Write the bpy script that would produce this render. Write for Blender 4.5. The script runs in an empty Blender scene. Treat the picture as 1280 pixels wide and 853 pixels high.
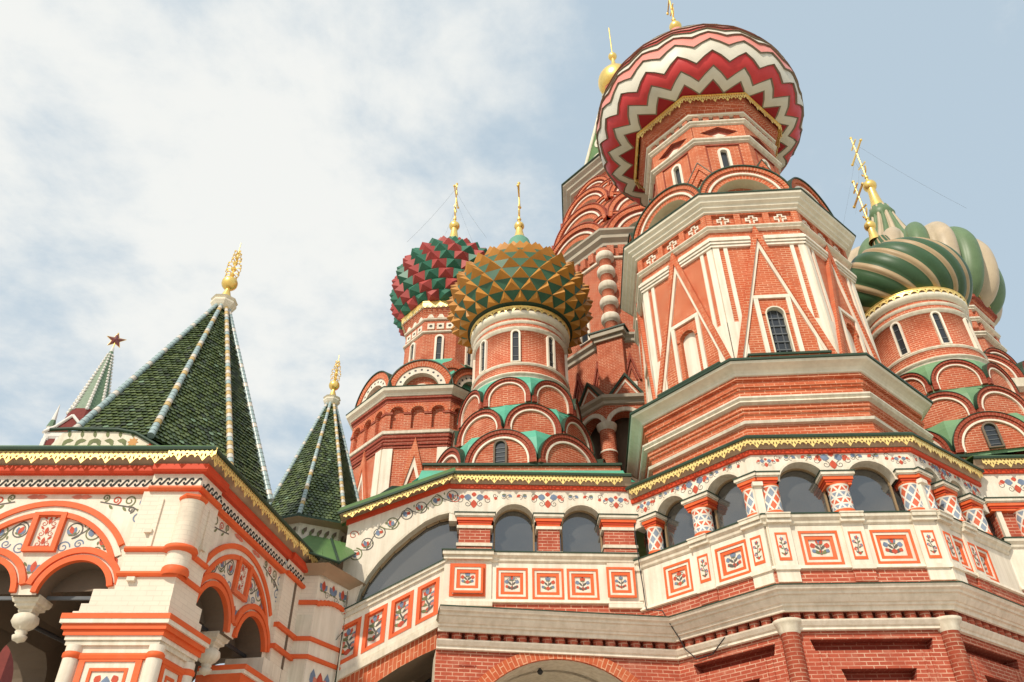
import bpy, math, random
from mathutils import Vector, Matrix
from mathutils.geometry import tessellate_polygon
random.seed(7)
R = math.radians
PI = math.pi
SC = bpy.context.scene
COL = SC.collection

# ------------------------------------------------------------------ camera
cam = bpy.data.objects.new('camera', bpy.data.cameras.new('camera'))
COL.objects.link(cam)
cam.location = (0, 0, 1.6)
cam.rotation_euler = (R(90 + 37.52), 0, 0)
cam.data.sensor_width = 36
cam.data.lens = 36 * 1014.06 / 1280
cam.data.clip_start = 0.1
cam.data.clip_end = 6000
SC.camera = cam

# ------------------------------------------------------------------ light
SUN_EL, SUN_AZ = 41.0, -120.0            # direction the sun stands in, measured like atan2(y, x)
W = bpy.data.worlds.new('World')
SC.world = W
W.use_nodes = True
nt = W.node_tree
for n in list(nt.nodes):
    nt.nodes.remove(n)
def wn(kind, **kw):
    n = nt.nodes.new(kind)
    for k, v in kw.items():
        setattr(n, k, v)
    return n
wout = wn('ShaderNodeOutputWorld')
bg = wn('ShaderNodeBackground')
bg.inputs['Strength'].default_value = 0.13
sky = wn('ShaderNodeTexSky', sky_type='NISHITA', sun_disc=False)
sky.sun_elevation = R(SUN_EL)
sky.sun_rotation = R(90 - SUN_AZ)
sky.air_density = 1.2
sky.dust_density = 2.5
sky.ozone_density = 1.0
tc = wn('ShaderNodeTexCoord')
sep = wn('ShaderNodeSeparateXYZ')
nt.links.new(tc.outputs['Generated'], sep.inputs[0])
def wm(op, a, b=None, clamp=False):
    n = wn('ShaderNodeMath', operation=op, use_clamp=clamp)
    for i, x in enumerate((a, b)):
        if x is None:
            continue
        if isinstance(x, (int, float)):
            n.inputs[i].default_value = x
        else:
            nt.links.new(x, n.inputs[i])
    return n.outputs[0]
zz = wm('ADD', wm('MAXIMUM', sep.outputs[2], 0.0), 0.16)
cx = wm('DIVIDE', sep.outputs[0], zz)
cy = wm('DIVIDE', sep.outputs[1], zz)
comb = wn('ShaderNodeCombineXYZ')
nt.links.new(cx, comb.inputs[0]); nt.links.new(cy, comb.inputs[1])
cn = wn('ShaderNodeTexNoise')
cn.inputs['Scale'].default_value = 3.3
cn.inputs['Detail'].default_value = 9
cn.inputs['Roughness'].default_value = 0.6
cn.inputs['Distortion'].default_value = 0.12
nt.links.new(comb.outputs[0], cn.inputs['Vector'])
# a broad bank of thin cloud high on the left of the church, clearer to the right and lower down
def toward(d, lo, k):
    n = wn('ShaderNodeVectorMath', operation='DOT_PRODUCT')
    nt.links.new(tc.outputs['Generated'], n.inputs[0])
    n.inputs[1].default_value = d
    return wm('MULTIPLY', wm('SUBTRACT', n.outputs['Value'], lo), k)
bank = wm('MAXIMUM', toward((-0.33, 0.60, 0.73), 0.915, 1.25), -0.05)
clear1 = wm('MAXIMUM', toward((0.52, 0.55, 0.65), 0.72, 0.85), 0.0)
clear2 = wm('MAXIMUM', toward((-0.47, 0.80, 0.37), 0.91, 1.1), 0.0)
cl = wm('SUBTRACT', wm('SUBTRACT', wm('ADD', cn.outputs[0], bank), clear1), clear2)
ramp = wn('ShaderNodeValToRGB')
ramp.color_ramp.interpolation = 'EASE'
ramp.color_ramp.elements[0].position = 0.30
ramp.color_ramp.elements[0].color = (0.08, 0.08, 0.08, 1)
ramp.color_ramp.elements[1].position = 0.63
ramp.color_ramp.elements[1].color = (0.96, 0.96, 0.96, 1)
nt.links.new(cl, ramp.inputs[0])
hazy = wn('ShaderNodeMix', data_type='RGBA')
hazy.inputs[0].default_value = 0.78
nt.links.new(sky.outputs[0], hazy.inputs[6])
hazy.inputs[7].default_value = (4.35, 5.5, 6.4, 1)
mix = wn('ShaderNodeMix', data_type='RGBA')
nt.links.new(ramp.outputs[0], mix.inputs[0])
nt.links.new(hazy.outputs[2], mix.inputs[6])
mix.inputs[7].default_value = (7.4, 7.45, 7.2, 1)
nt.links.new(mix.outputs[2], bg.inputs['Color'])
nt.links.new(bg.outputs[0], wout.inputs[0])

sun = bpy.data.objects.new('sun', bpy.data.lights.new('sun', 'SUN'))
COL.objects.link(sun)
sun.data.energy = 3.9
sun.data.angle = R(1.6)
sun.data.color = (1.0, 0.91, 0.77)
sd = Vector((math.cos(R(SUN_AZ)) * math.cos(R(SUN_EL)), math.sin(R(SUN_AZ)) * math.cos(R(SUN_EL)), math.sin(R(SUN_EL))))
sun.rotation_euler = sd.to_track_quat('Z', 'Y').to_euler()
sun.location = sd * 60
SC.view_settings.view_transform = 'Standard'
SC.view_settings.look = 'None'
SC.view_settings.gamma = 1
SC.view_settings.exposure = -0.06
SC.render.engine = 'CYCLES'
SC.cycles.max_bounces = 6

# ------------------------------------------------------------------ materials
MATS = {}
def newmat(name):
    m = bpy.data.materials.new(name)
    m.use_nodes = True
    MATS[name] = m
    nts = m.node_tree
    b = nts.nodes['Principled BSDF']
    return m, nts, b
def noise(nts, scale, detail=4, rough=0.55, vec=None):
    n = nts.nodes.new('ShaderNodeTexNoise')
    n.inputs['Scale'].default_value = scale
    n.inputs['Detail'].default_value = detail
    n.inputs['Roughness'].default_value = rough
    if vec is None:
        g = nts.nodes.new('ShaderNodeNewGeometry')
        vec = g.outputs['Position']
    nts.links.new(vec, n.inputs['Vector'])
    return n.outputs[0]
def mixc(nts, fac, a, b, mode='MIX'):
    n = nts.nodes.new('ShaderNodeMix')
    n.data_type = 'RGBA'
    n.blend_type = mode
    for i, x in ((0, fac), (6, a), (7, b)):
        if isinstance(x, (int, float)):
            n.inputs[i].default_value = x
        elif isinstance(x, tuple):
            n.inputs[i].default_value = (*x, 1) if len(x) == 3 else x
        else:
            nts.links.new(x, n.inputs[i])
    return n.outputs[2]
def ramp2(nts, fac, p0, p1, c0=(0, 0, 0), c1=(1, 1, 1)):
    n = nts.nodes.new('ShaderNodeValToRGB')
    n.color_ramp.elements[0].position = p0
    n.color_ramp.elements[1].position = p1
    n.color_ramp.elements[0].color = (*c0, 1)
    n.color_ramp.elements[1].color = (*c1, 1)
    nts.links.new(fac, n.inputs[0])
    return n.outputs[0]
def bump(nts, b, height, strength, dist=0.02):
    n = nts.nodes.new('ShaderNodeBump')
    n.inputs['Strength'].default_value = strength
    n.inputs['Distance'].default_value = dist
    nts.links.new(height, n.inputs['Height'])
    nts.links.new(n.outputs[0], b.inputs['Normal'])
def paint(name, c, rough=0.7, var=0.12, scale=1.3, dirt=None, bmp=0.25, metal=0.0, spec=0.3, dirtamt=0.35, streak=0.0):
    m, nts, b = newmat(name)
    n1 = noise(nts, scale, 5)
    dark = tuple(x * (1 - var) for x in c)
    light = tuple(min(1, x * (1 + var * 0.7)) for x in c)
    col = mixc(nts, ramp2(nts, n1, 0.3, 0.7), dark, light)
    if dirt:
        n2 = noise(nts, 0.9, 8, 0.7)
        f = nts.nodes.new('ShaderNodeMath'); f.operation = 'MULTIPLY'
        nts.links.new(ramp2(nts, n2, 0.52, 0.72), f.inputs[0]); f.inputs[1].default_value = dirtamt
        col = mixc(nts, f.outputs[0], col, dirt)
    if streak:      # rain runs: noise drawn out along z
        g = nts.nodes.new('ShaderNodeNewGeometry'); mp = nts.nodes.new('ShaderNodeMapping')
        nts.links.new(g.outputs['Position'], mp.inputs['Vector'])
        mp.inputs['Scale'].default_value = (7, 7, 0.55)
        n3 = noise(nts, 1.0, 6, 0.6, mp.outputs[0])
        col = mixc(nts, 1.0, col, ramp2(nts, n3, 0.38, 0.66, (1, 1, 1), (1 - streak, 1 - streak * 1.1, 1 - streak * 1.3)), 'MULTIPLY')
    nts.links.new(col, b.inputs['Base Color'])
    b.inputs['Roughness'].default_value = rough
    b.inputs['Metallic'].default_value = metal
    b.inputs['Specular IOR Level'].default_value = spec
    if bmp:
        bump(nts, b, noise(nts, 14, 4), bmp, 0.015)
    return m
def brick(name, c1, c2, mortar, bw=0.27, bh=0.085, ms=0.011, rough=0.8):
    m, nts, b = newmat(name)
    t = nts.nodes.new('ShaderNodeTexCoord')
    br = nts.nodes.new('ShaderNodeTexBrick')
    nts.links.new(t.outputs['UV'], br.inputs['Vector'])
    br.inputs['Scale'].default_value = 1
    br.inputs['Brick Width'].default_value = bw
    br.inputs['Row Height'].default_value = bh
    br.inputs['Mortar Size'].default_value = ms
    br.inputs['Mortar Smooth'].default_value = 0.25
    br.inputs['Bias'].default_value = -0.1
    br.inputs['Color1'].default_value = (*c1, 1)
    br.inputs['Color2'].default_value = (*c2, 1)
    br.inputs['Mortar'].default_value = (*mortar, 1)
    # mortar is worn away in places, painted over in others
    wear = ramp2(nts, noise(nts, 2.2, 6, 0.65), 0.40, 0.60)
    plain = mixc(nts, ramp2(nts, noise(nts, 5.0, 3), 0.3, 0.7), c1, c2)
    inv = nts.nodes.new('ShaderNodeMath'); inv.operation = 'MULTIPLY'
    nts.links.new(wear, inv.inputs[0]); inv.inputs[1].default_value = 0.6
    col = mixc(nts, inv.outputs[0], br.outputs[0], plain)
    big = ramp2(nts, noise(nts, 0.55, 5), 0.3, 0.75, (0.84, 0.84, 0.84), (1.1, 1.06, 1.02))
    col = mixc(nts, 1.0, col, big, 'MULTIPLY')
    # lime bloom and soot in patches
    pale = tuple(min(1, 0.55 * c1[i] + 0.45 * mortar[i]) for i in range(3)); soot = tuple(x * 0.55 for x in c2)
    for sc_, lo, hi, c_, amt in ((1.7, 0.52, 0.72, pale, 0.6), (1.1, 0.54, 0.74, soot, 0.5)):
        q = nts.nodes.new('ShaderNodeMath'); q.operation = 'MULTIPLY'
        nts.links.new(ramp2(nts, noise(nts, sc_, 8, 0.7), lo, hi), q.inputs[0]); q.inputs[1].default_value = amt
        col = mixc(nts, q.outputs[0], col, c_)
    nts.links.new(col, b.inputs['Base Color'])
    b.inputs['Roughness'].default_value = rough
    b.inputs['Specular IOR Level'].default_value = 0.2
    bump(nts, b, br.outputs[1], -0.35, 0.012)
    return m
def lozenge(name, s, ca, cb, cw, line=0.09, tri=False):
    """painted lozenges in diagonal rows of two colours with white lines (uv in metres)"""
    m, nts, b = newmat(name)
    t = nts.nodes.new('ShaderNodeTexCoord')
    sp = nts.nodes.new('ShaderNodeSeparateXYZ')
    nts.links.new(t.outputs['UV'], sp.inputs[0])
    def mm(op, x, y=None):
        n = nts.nodes.new('ShaderNodeMath'); n.operation = op
        for i, v in enumerate((x, y)):
            if v is None: continue
            if isinstance(v, (int, float)): n.inputs[i].default_value = v
            else: nts.links.new(v, n.inputs[i])
        return n.outputs[0]
    u = mm('DIVIDE', sp.outputs[0], s); v = mm('DIVIDE', sp.outputs[1], s * 1.5)
    a = mm('ADD', u, v); c = mm('SUBTRACT', u, v)
    def edge(x):
        fr = mm('FRACT', x)
        return mm('MINIMUM', fr, mm('SUBTRACT', 1.0, fr))
    e = mm('MINIMUM', edge(a), edge(c))
    if tri:
        e = mm('MINIMUM', e, edge(mm('ADD', mm('MULTIPLY', v, 2.0), 0.0)))
        par = mm('GREATER_THAN', mm('MODULO', mm('ADD', mm('FLOOR', mm('MULTIPLY', v, 2.0)), 100.0), 2.0), 0.5)
    else:
        par = mm('GREATER_THAN', mm('MODULO', mm('ADD', mm('FLOOR', c), 100.0), 2.0), 0.5)
    white = mm('LESS_THAN', e, line)
    col = mixc(nts, par, ca, cb)
    col = mixc(nts, white, col, cw)
    col = mixc(nts, 1.0, col, ramp2(nts, noise(nts, 3, 5), 0.3, 0.7, (0.86, 0.86, 0.86), (1.05, 1.04, 1.02)), 'MULTIPLY')
    nts.links.new(col, b.inputs['Base Color'])
    b.inputs['Roughness'].default_value = 0.7
    return m

BR1, BR2, MOR = (0.49, 0.112, 0.050), (0.39, 0.082, 0.038), (0.70, 0.42, 0.28)
brick('brick_red', BR1, BR2, MOR)
brick('brick_orange', (0.54, 0.130, 0.052), (0.45, 0.098, 0.040), (0.74, 0.42, 0.27))
brick('brick_podium', (0.44, 0.095, 0.052), (0.36, 0.072, 0.04), (0.66, 0.42, 0.30), ms=0.010)
brick('brick_dark', (0.30, 0.052, 0.03), (0.24, 0.04, 0.024), (0.44, 0.2, 0.14))
brick('brick_arch', (0.54, 0.125, 0.05), (0.46, 0.095, 0.04), (0.72, 0.42, 0.26), bw=0.3, bh=0.11)
brick('brick_arch_dark', (0.33, 0.065, 0.036), (0.27, 0.05, 0.028), (0.42, 0.16, 0.1), bw=0.3, bh=0.11)
paint('white', (0.82, 0.735, 0.61), 0.75, 0.07, 1.1, (0.56, 0.48, 0.38), 0.35, streak=0.16)
brick('whitewash', (0.82, 0.735, 0.61), (0.79, 0.70, 0.575), (0.70, 0.615, 0.50), bw=0.27, bh=0.09, ms=0.008)
paint('cream', (0.76, 0.69, 0.56), 0.75, 0.08, 1.0, (0.44, 0.38, 0.28), 0.3, streak=0.2)
paint('stone_mould', (0.77, 0.71, 0.57), 0.8, 0.10, 1.2, (0.46, 0.40, 0.29), 0.3, streak=0.08, dirtamt=.25)
paint('stone_shaded', (0.46, 0.41, 0.32), 0.85, 0.12, 1.2, (0.28, 0.24, 0.18), 0.3, dirtamt=.4)  # moulding stone darkened so the central tower's shade is in the colour
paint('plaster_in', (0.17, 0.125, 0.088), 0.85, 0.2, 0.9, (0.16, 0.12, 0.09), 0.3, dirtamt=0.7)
paint('orange', (0.74, 0.125, 0.032), 0.6, 0.12, 1.5, (0.66, 0.22, 0.12), 0.3, dirtamt=0.5)
paint('red_band', (0.58, 0.06, 0.018), 0.6, 0.12, 1.5, None, 0.2)
paint('flash_green', (0.028, 0.055, 0.032), 0.5, 0.2, 2.0)
paint('roof_green', (0.10, 0.19, 0.062), 0.5, 0.15, 1.2, (0.06, 0.1, 0.04), 0.1)
paint('roof_teal', (0.10, 0.40, 0.27), 0.5, 0.12, 1.0, (0.10, 0.27, 0.18), 0.1)
paint('roof_sage', (0.17, 0.31, 0.16), 0.5, 0.14, 1.0, (0.22, 0.33, 0.2), 0.1)
paint('soffit', (0.42, 0.30, 0.20), 0.85, 0.15)
paint('gold', (0.95, 0.66, 0.20), 0.33, 0.1, 3, None, 0.05, metal=0.75, spec=0.5)
paint('gold_fringe', (0.95, 0.70, 0.25), 0.42, 0.12, 3, (0.6, 0.38, 0.1), 0.0, metal=0.45, spec=0.5)
gl = paint('glass', (0.055, 0.053, 0.049), 0.06, 0.3, 0.9, None, 0.0, spec=0.5)
gb_ = gl.node_tree.nodes['Principled BSDF']
gb_.inputs['IOR'].default_value = 2.3
bump(gl.node_tree, gb_, noise(gl.node_tree, 1.1, 2), 0.12, 0.05)
paint('glass_dark', (0.03, 0.034, 0.04), 0.12, 0.2, 2, None, 0.0, spec=0.6)
paint('iron', (0.03, 0.03, 0.032), 0.5, 0.2)
paint('iron_grey', (0.12, 0.13, 0.14), 0.5, 0.2)
paint('wood_frame', (0.32, 0.22, 0.12), 0.6, 0.2)
# painted flowers
paint('p_red', (0.52, 0.085, 0.045), 0.75, 0.2, 8, None, 0)
paint('p_blue', (0.17, 0.22, 0.31), 0.75, 0.2, 8, None, 0)
paint('p_dark', (0.12, 0.11, 0.095), 0.75, 0.2, 8, None, 0)
paint('p_green', (0.17, 0.185, 0.085), 0.75, 0.2, 8, None, 0)
paint('p_pink', (0.66, 0.22, 0.15), 0.75, 0.2, 8, None, 0)
paint('wave_black', (0.02, 0.022, 0.018), 0.7, 0.2, 8, None, 0)
# domes
paint('d_cream', (0.66, 0.62, 0.51), 0.45, 0.08, 1.0, (0.42, 0.38, 0.3), 0)
paint('d_red', (0.55, 0.045, 0.044), 0.45, 0.12, 1.0, (0.36, 0.02, 0.02), 0)
paint('d_darkred', (0.30, 0.013, 0.018), 0.5, 0.12, 1.0, None, 0)
paint('d_pink', (0.72, 0.25, 0.20), 0.45, 0.1, 1.0, None, 0)
paint('d_grey', (0.22, 0.17, 0.12), 0.6, 0.1)
paint('d_orange', (0.50, 0.225, 0.042), 0.5, 0.15, 1.5, (0.45, 0.17, 0.03), 0.05)
paint('d_green', (0.038, 0.115, 0.066), 0.45, 0.15, 1.5, None, 0.05)
paint('d_wred', (0.38, 0.06, 0.052), 0.5, 0.15, 1.5, None, 0.05)
paint('d_wgreen', (0.032, 0.145, 0.088), 0.45, 0.15, 1.5, None, 0.05)
paint('d_leaf', (0.045, 0.098, 0.044), 0.42, 0.12, 1.5, (0.09, 0.18, 0.08), 0.05)
paint('d_sand', (0.42, 0.305, 0.175), 0.45, 0.12, 1.5, (0.36, 0.26, 0.15), 0.05)
paint('d_lgreen', (0.125, 0.195, 0.095), 0.42, 0.12, 1.5, (0.08, 0.15, 0.07), 0.05)
paint('d_lsand', (0.50, 0.40, 0.275), 0.45, 0.12, 1.5, (0.40, 0.32, 0.2), 0.05)
paint('d_teal', (0.12, 0.30, 0.21), 0.5, 0.1)
# tent tiles and ribs
for i, c in enumerate(((0.074, 0.104, 0.040), (0.108, 0.142, 0.052), (0.062, 0.088, 0.038), (0.128, 0.165, 0.068), (0.046, 0.060, 0.034), (0.18, 0.26, 0.16))):
    paint('tile_%d' % i, c, 0.28 if i != 4 else 0.45, 0.25, 6, None, 0.1, spec=0.5)
paint('rib_blue', (0.33, 0.42, 0.42), 0.35, 0.12, 4, None, 0.05, spec=0.5)
paint('rib_white', (0.62, 0.56, 0.48), 0.35, 0.12, 4, None, 0.05, spec=0.5)
paint('rib_yellow', (0.55, 0.39, 0.16), 0.35, 0.15, 4, None, 0.05, spec=0.5)
paint('star_red', (0.16, 0.025, 0.02), 0.18, 0.1, 4, None, 0, spec=0.8)
paint('kremlin_brick', (0.18, 0.035, 0.028), 0.8, 0.15)
paint('kremlin_tile', (0.13, 0.20, 0.12), 0.5, 0.25, 2.5)
paint('kremlin_white', (0.72, 0.68, 0.62), 0.7, 0.1)
lozenge('lozenge', 0.21, (0.62, 0.12, 0.05), (0.24, 0.29, 0.36), (0.80, 0.72, 0.62), 0.12)
lozenge('lozenge_tri', 0.21, (0.62, 0.12, 0.05), (0.24, 0.29, 0.36), (0.80, 0.72, 0.62), 0.12, True)
def cobble():
    m, nts, b = newmat('cobble')
    t = nts.nodes.new('ShaderNodeNewGeometry')
    v = nts.nodes.new('ShaderNodeTexVoronoi')
    v.inputs['Scale'].default_value = 6
    nts.links.new(t.outputs['Position'], v.inputs['Vector'])
    col = mixc(nts, v.outputs['Distance'], (0.56, 0.51, 0.43), (0.43, 0.39, 0.33))  # paler than grey cobbles, to bounce extra light onto the undersides
    nts.links.new(col, b.inputs['Base Color'])
    b.inputs['Roughness'].default_value = 0.8
cobble()

# ------------------------------------------------------------------ mesh tools
class Fr:
    """vertical face frame: u along the face (left to right seen from outside), w outwards, z up; k shears z with u"""
    def __init__(s, P, psi, k=0.0):
        s.P = (P[0], P[1]); s.psi = psi; s.k = k
        a = R(psi)
        s.t = (math.cos(a), math.sin(a)); s.n = (math.sin(a), -math.cos(a))
    def pt(s, u, w, z):
        return (s.P[0] + u * s.t[0] + w * s.n[0], s.P[1] + u * s.t[1] + w * s.n[1], z + s.k * u)
def face_fr(theta, A):
    """frame of a polygon face whose outward normal is at angle theta and whose plane is A from the origin"""
    a = R(theta)
    return Fr((A * math.cos(a), A * math.sin(a)), theta + 90)

LAYER = [0]
def lift_():
    """strokes of paint lie on one another, never in one plane"""
    LAYER[0] = (LAYER[0] + 1) % 30
    return LAYER[0] * 0.00013
class MB:
    def __init__(s):
        s.v = []; s.f = []; s.m = []; s.uv = []; s.sm = []; s.mats = []
    def mi(s, name):
        if name not in s.mats: s.mats.append(name)
        return s.mats.index(name)
    def face(s, pts, mat, uv=None, smooth=False):
        i = len(s.v)
        s.v.extend(pts)
        s.f.append(tuple(range(i, i + len(pts)))); s.m.append(s.mi(mat)); s.sm.append(smooth)
        if uv is None:
            a, b, c = Vector(pts[0]), Vector(pts[1]), Vector(pts[2])
            n = (b - a).cross(c - a)
            if n.length > 1e-12: n.normalize()
            if abs(n.z) < 0.8 and (abs(n.x) + abs(n.y)) > 1e-6:
                h = math.hypot(n.x, n.y); tx, ty = -n.y / h, n.x / h
                uv = [(p[0] * tx + p[1] * ty, p[2]) for p in pts]
            else:
                uv = [(p[0], p[1]) for p in pts]
        s.uv.append(uv)
    def box(s, fr, u0, u1, w0, w1, z0, z1, mat, top=None):
        P = fr.pt
        a = [P(u0, w1, z0), P(u1, w1, z0), P(u1, w1, z1), P(u0, w1, z1)]
        b = [P(u0, w0, z0), P(u1, w0, z0), P(u1, w0, z1), P(u0, w0, z1)]
        s.face(a, mat); s.face([b[1], b[0], b[3], b[2]], mat)
        s.face([a[0], b[0], b[1], a[1]], mat); s.face([a[3], a[2], b[2], b[3]], top or mat)
        s.face([a[0], a[3], b[3], b[0]], mat); s.face([a[1], b[1], b[2], a[2]], mat)
    def plate(s, fr, outer, holes, w0, w1, mat, side=None, back=True):
        """flat polygon in (u, z) with holes, from depth w0 to w1 (w1 is the outside)"""
        side = side or mat
        loops = [outer] + list(holes)
        flat = [p for l in loops for p in l]
        tris = tessellate_polygon([[Vector((p[0], p[1], 0)) for p in l] for l in loops])
        for t in tris:
            p = [flat[i] for i in t]
            ar = (p[1][0] - p[0][0]) * (p[2][1] - p[0][1]) - (p[2][0] - p[0][0]) * (p[1][1] - p[0][1])
            if abs(ar) < 1e-10: continue
            if ar < 0: p = p[::-1]
            s.face([fr.pt(q[0], w1, q[1]) for q in p], mat, [(q[0], q[1]) for q in p])
            if back:
                s.face([fr.pt(q[0], w0, q[1]) for q in p[::-1]], side)
        for l in loops:
            for i in range(len(l)):
                a, b = l[i], l[(i + 1) % len(l)]
                s.face([fr.pt(a[0], w1, a[1]), fr.pt(a[0], w0, a[1]), fr.pt(b[0], w0, b[1]), fr.pt(b[0], w1, b[1])], side)
    def poly(s, fr, pts, w, mat):
        tris = tessellate_polygon([[Vector((p[0], p[1], 0)) for p in pts]])
        for t in tris:
            p = [pts[i] for i in t]
            ar = (p[1][0] - p[0][0]) * (p[2][1] - p[0][1]) - (p[2][0] - p[0][0]) * (p[1][1] - p[0][1])
            if abs(ar) < 1e-11: continue
            if ar < 0: p = p[::-1]
            s.face([fr.pt(q[0], w, q[1]) for q in p], mat)
    def arch(s, fr, uc, zc, r0, r1, w0, w1, mat, a0=0.0, a1=PI, n=20, ez=1.0, side=None):
        """archivolt: ring sector between radii r0 and r1; brick courses run radially"""
        side = side or mat
        for i in range(n):
            t0 = a0 + (a1 - a0) * i / n; t1 = a0 + (a1 - a0) * (i + 1) / n
            def q(r, t, w): return fr.pt(uc + r * math.cos(t), w, zc + r * math.sin(t) * ez)
            rm = (r0 + r1) / 2
            uv = [(r0, t0 * rm), (r1, t0 * rm), (r1, t1 * rm), (r0, t1 * rm)]
            s.face([q(r0, t0, w1), q(r1, t0, w1), q(r1, t1, w1), q(r0, t1, w1)], mat, uv)
            s.face([q(r1, t0, w1), q(r1, t0, w0), q(r1, t1, w0), q(r1, t1, w1)], side, smooth=False)
            s.face([q(r0, t0, w0), q(r0, t0, w1), q(r0, t1, w1), q(r0, t1, w0)], side)
        for t in (a0, a1):
            p = [fr.pt(uc + r * math.cos(t), w, zc + r * math.sin(t) * ez) for r, w in ((r0, w0), (r1, w0), (r1, w1), (r0, w1))]
            s.face(p if t == a0 else p[::-1], side)
    def lathe(s, ax, prof, mat, n=48, ph=0.0, smooth=True, cap=False, uvr=None):
        """prof: list of (r, z); mat a name or one per segment; for n = 8 the corners stand at ph + k*45 deg"""
        L = len(prof)
        ms = mat if isinstance(mat, (list, tuple)) else [mat] * (L - 1)
        ring = [[(ax[0] + r * math.cos(R(ph) + 2 * PI * i / n), ax[1] + r * math.sin(R(ph) + 2 * PI * i / n), z) for i in range(n)] for r, z in prof]
        rm = uvr or max(p[0] for p in prof)
        for j in range(L - 1):
            for i in range(n):
                k = (i + 1) % n
                pts = [ring[j][i], ring[j][k], ring[j + 1][k], ring[j + 1][i]]
                if prof[j][0] < 1e-6: pts = pts[1:] if False else [ring[j][i], ring[j + 1][k], ring[j + 1][i]]
                elif prof[j + 1][0] < 1e-6: pts = [ring[j][i], ring[j][k], ring[j + 1][i]]
                uv = None
                if n > 8 and len(pts) == 4:
                    a, b = 2 * PI * i / n * rm, 2 * PI * (i + 1) / n * rm
                    l0 = prof[j][1]; l1 = prof[j + 1][1]
                    if abs(l1 - l0) < 0.02: l1 = l0 + abs(prof[j + 1][0] - prof[j][0])
                    uv = [(a, l0), (b, l0), (b, l1), (a, l1)]
                s.face(pts, ms[j], uv, smooth and n > 8)
        if cap:
            s.face(ring[0][::-1], ms[0]); s.face(ring[-1], ms[-1])
    def tube(s, pts, r, mat, n=6, smooth=True):
        rs = r if isinstance(r, (list, tuple)) else [r] * len(pts)
        ms = mat if isinstance(mat, (list, tuple)) else [mat] * (len(pts) - 1)
        rings = []
        for i, p in enumerate(pts):
            a = Vector(pts[max(i - 1, 0)]); b = Vector(pts[min(i + 1, len(pts) - 1)])
            d = (b - a).normalized()
            x = d.cross(Vector((0, 0, 1)))
            if x.length < 1e-3: x = Vector((1, 0, 0))
            x.normalize(); y = x.cross(d)
            rings.append([tuple(Vector(p) + (x * math.cos(2 * PI * k / n) + y * math.sin(2 * PI * k / n)) * rs[i]) for k in range(n)])
        for i in range(len(pts) - 1):
            for k in range(n):
                l = (k + 1) % n
                s.face([rings[i][k], rings[i + 1][k], rings[i + 1][l], rings[i][l]], ms[i], None, smooth)
        s.face(rings[0], ms[0]); s.face(rings[-1][::-1], ms[-1])
    def sweep(s, path, prof, mat, caps=True):
        """moulding along a plan polyline [(x, y)] (left to right seen from outside); prof [(w, z)] with w outwards"""
        n = len(path); offs = []
        for i in range(n):
            ds = []
            if i > 0:
                d = Vector((path[i][0] - path[i - 1][0], path[i][1] - path[i - 1][1])).normalized(); ds.append(Vector((d.y, -d.x)))
            if i < n - 1:
                d = Vector((path[i + 1][0] - path[i][0], path[i + 1][1] - path[i][1])).normalized(); ds.append(Vector((d.y, -d.x)))
            if len(ds) == 1: offs.append(ds[0])
            else:
                m = (ds[0] + ds[1]).normalized(); offs.append(m / max(0.2, m.dot(ds[0])))
        ms = mat if isinstance(mat, (list, tuple)) else [mat] * (len(prof) - 1)
        for i in range(n - 1):
            for j in range(len(prof) - 1):
                q = [(path[a][0] + offs[a].x * prof[b][0], path[a][1] + offs[a].y * prof[b][0], prof[b][1]) for a, b in ((i, j), (i + 1, j), (i + 1, j + 1), (i, j + 1))]
                s.face(q, ms[j])
        if caps and len(prof) > 2:
            for i in (0, n - 1):
                q = [(path[i][0] + offs[i].x * w, path[i][1] + offs[i].y * w, z) for w, z in prof]
                s.face(q if i else q[::-1], ms[0])
    def sphere(s, c, r, mat, n=16, m=10, sz=1.0):
        s.lathe((c[0], c[1]), [(r * math.sin(PI * i / m), c[2] - r * sz * math.cos(PI * i / m)) for i in range(m + 1)], mat, n)

def link(name, mb, loc=(0, 0, 0), parent=None, off=None):
    me = bpy.data.meshes.new(name)
    if off is not None:
        vs = [(p[0] - off[0], p[1] - off[1], p[2] - off[2]) for p in mb.v]
    else: vs = mb.v
    me.from_pydata(vs, [], mb.f)
    for n in mb.mats: me.materials.append(MATS[n])
    me.polygons.foreach_set('material_index', mb.m)
    me.polygons.foreach_set('use_smooth', mb.sm)
    ul = me.uv_layers.new(name='UVMap')
    fl = [c for f in mb.uv for p in f for c in p]
    ul.data.foreach_set('uv', fl)
    if any(mb.sm):
        import bmesh
        bm = bmesh.new(); bm.from_mesh(me)
        bmesh.ops.remove_doubles(bm, verts=[v for f in bm.faces if f.smooth for v in f.verts], dist=1e-5)
        bm.to_mesh(me); bm.free()
    me.update()
    o = bpy.data.objects.new(name, me)
    COL.objects.link(o)
    o.location = loc
    if parent is not None: o.parent = parent
    return o
class Thing:
    def __init__(s, name, label, cat, loc, group=None):
        s.o = bpy.data.objects.new(name, None); COL.objects.link(s.o)
        s.loc = loc; s.o.location = loc
        s.o['label'] = label; s.o['category'] = cat
        if group: s.o['group'] = group
    def part(s, name, mb, parent=None, label=None, world=False):
        o = link(name, mb, (0, 0, 0), parent or s.o, s.loc if world else None)
        if label: o['label'] = label
        return o
    def rot(s, o, degs):
        """copies of part o (and its sub-parts) turned about the thing's own axis"""
        for d in degs:
            c = o.copy(); COL.objects.link(c); c.rotation_euler = (0, 0, R(d))
            for ch in o.children:
                e = ch.copy(); COL.objects.link(e); e.parent = c

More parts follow.
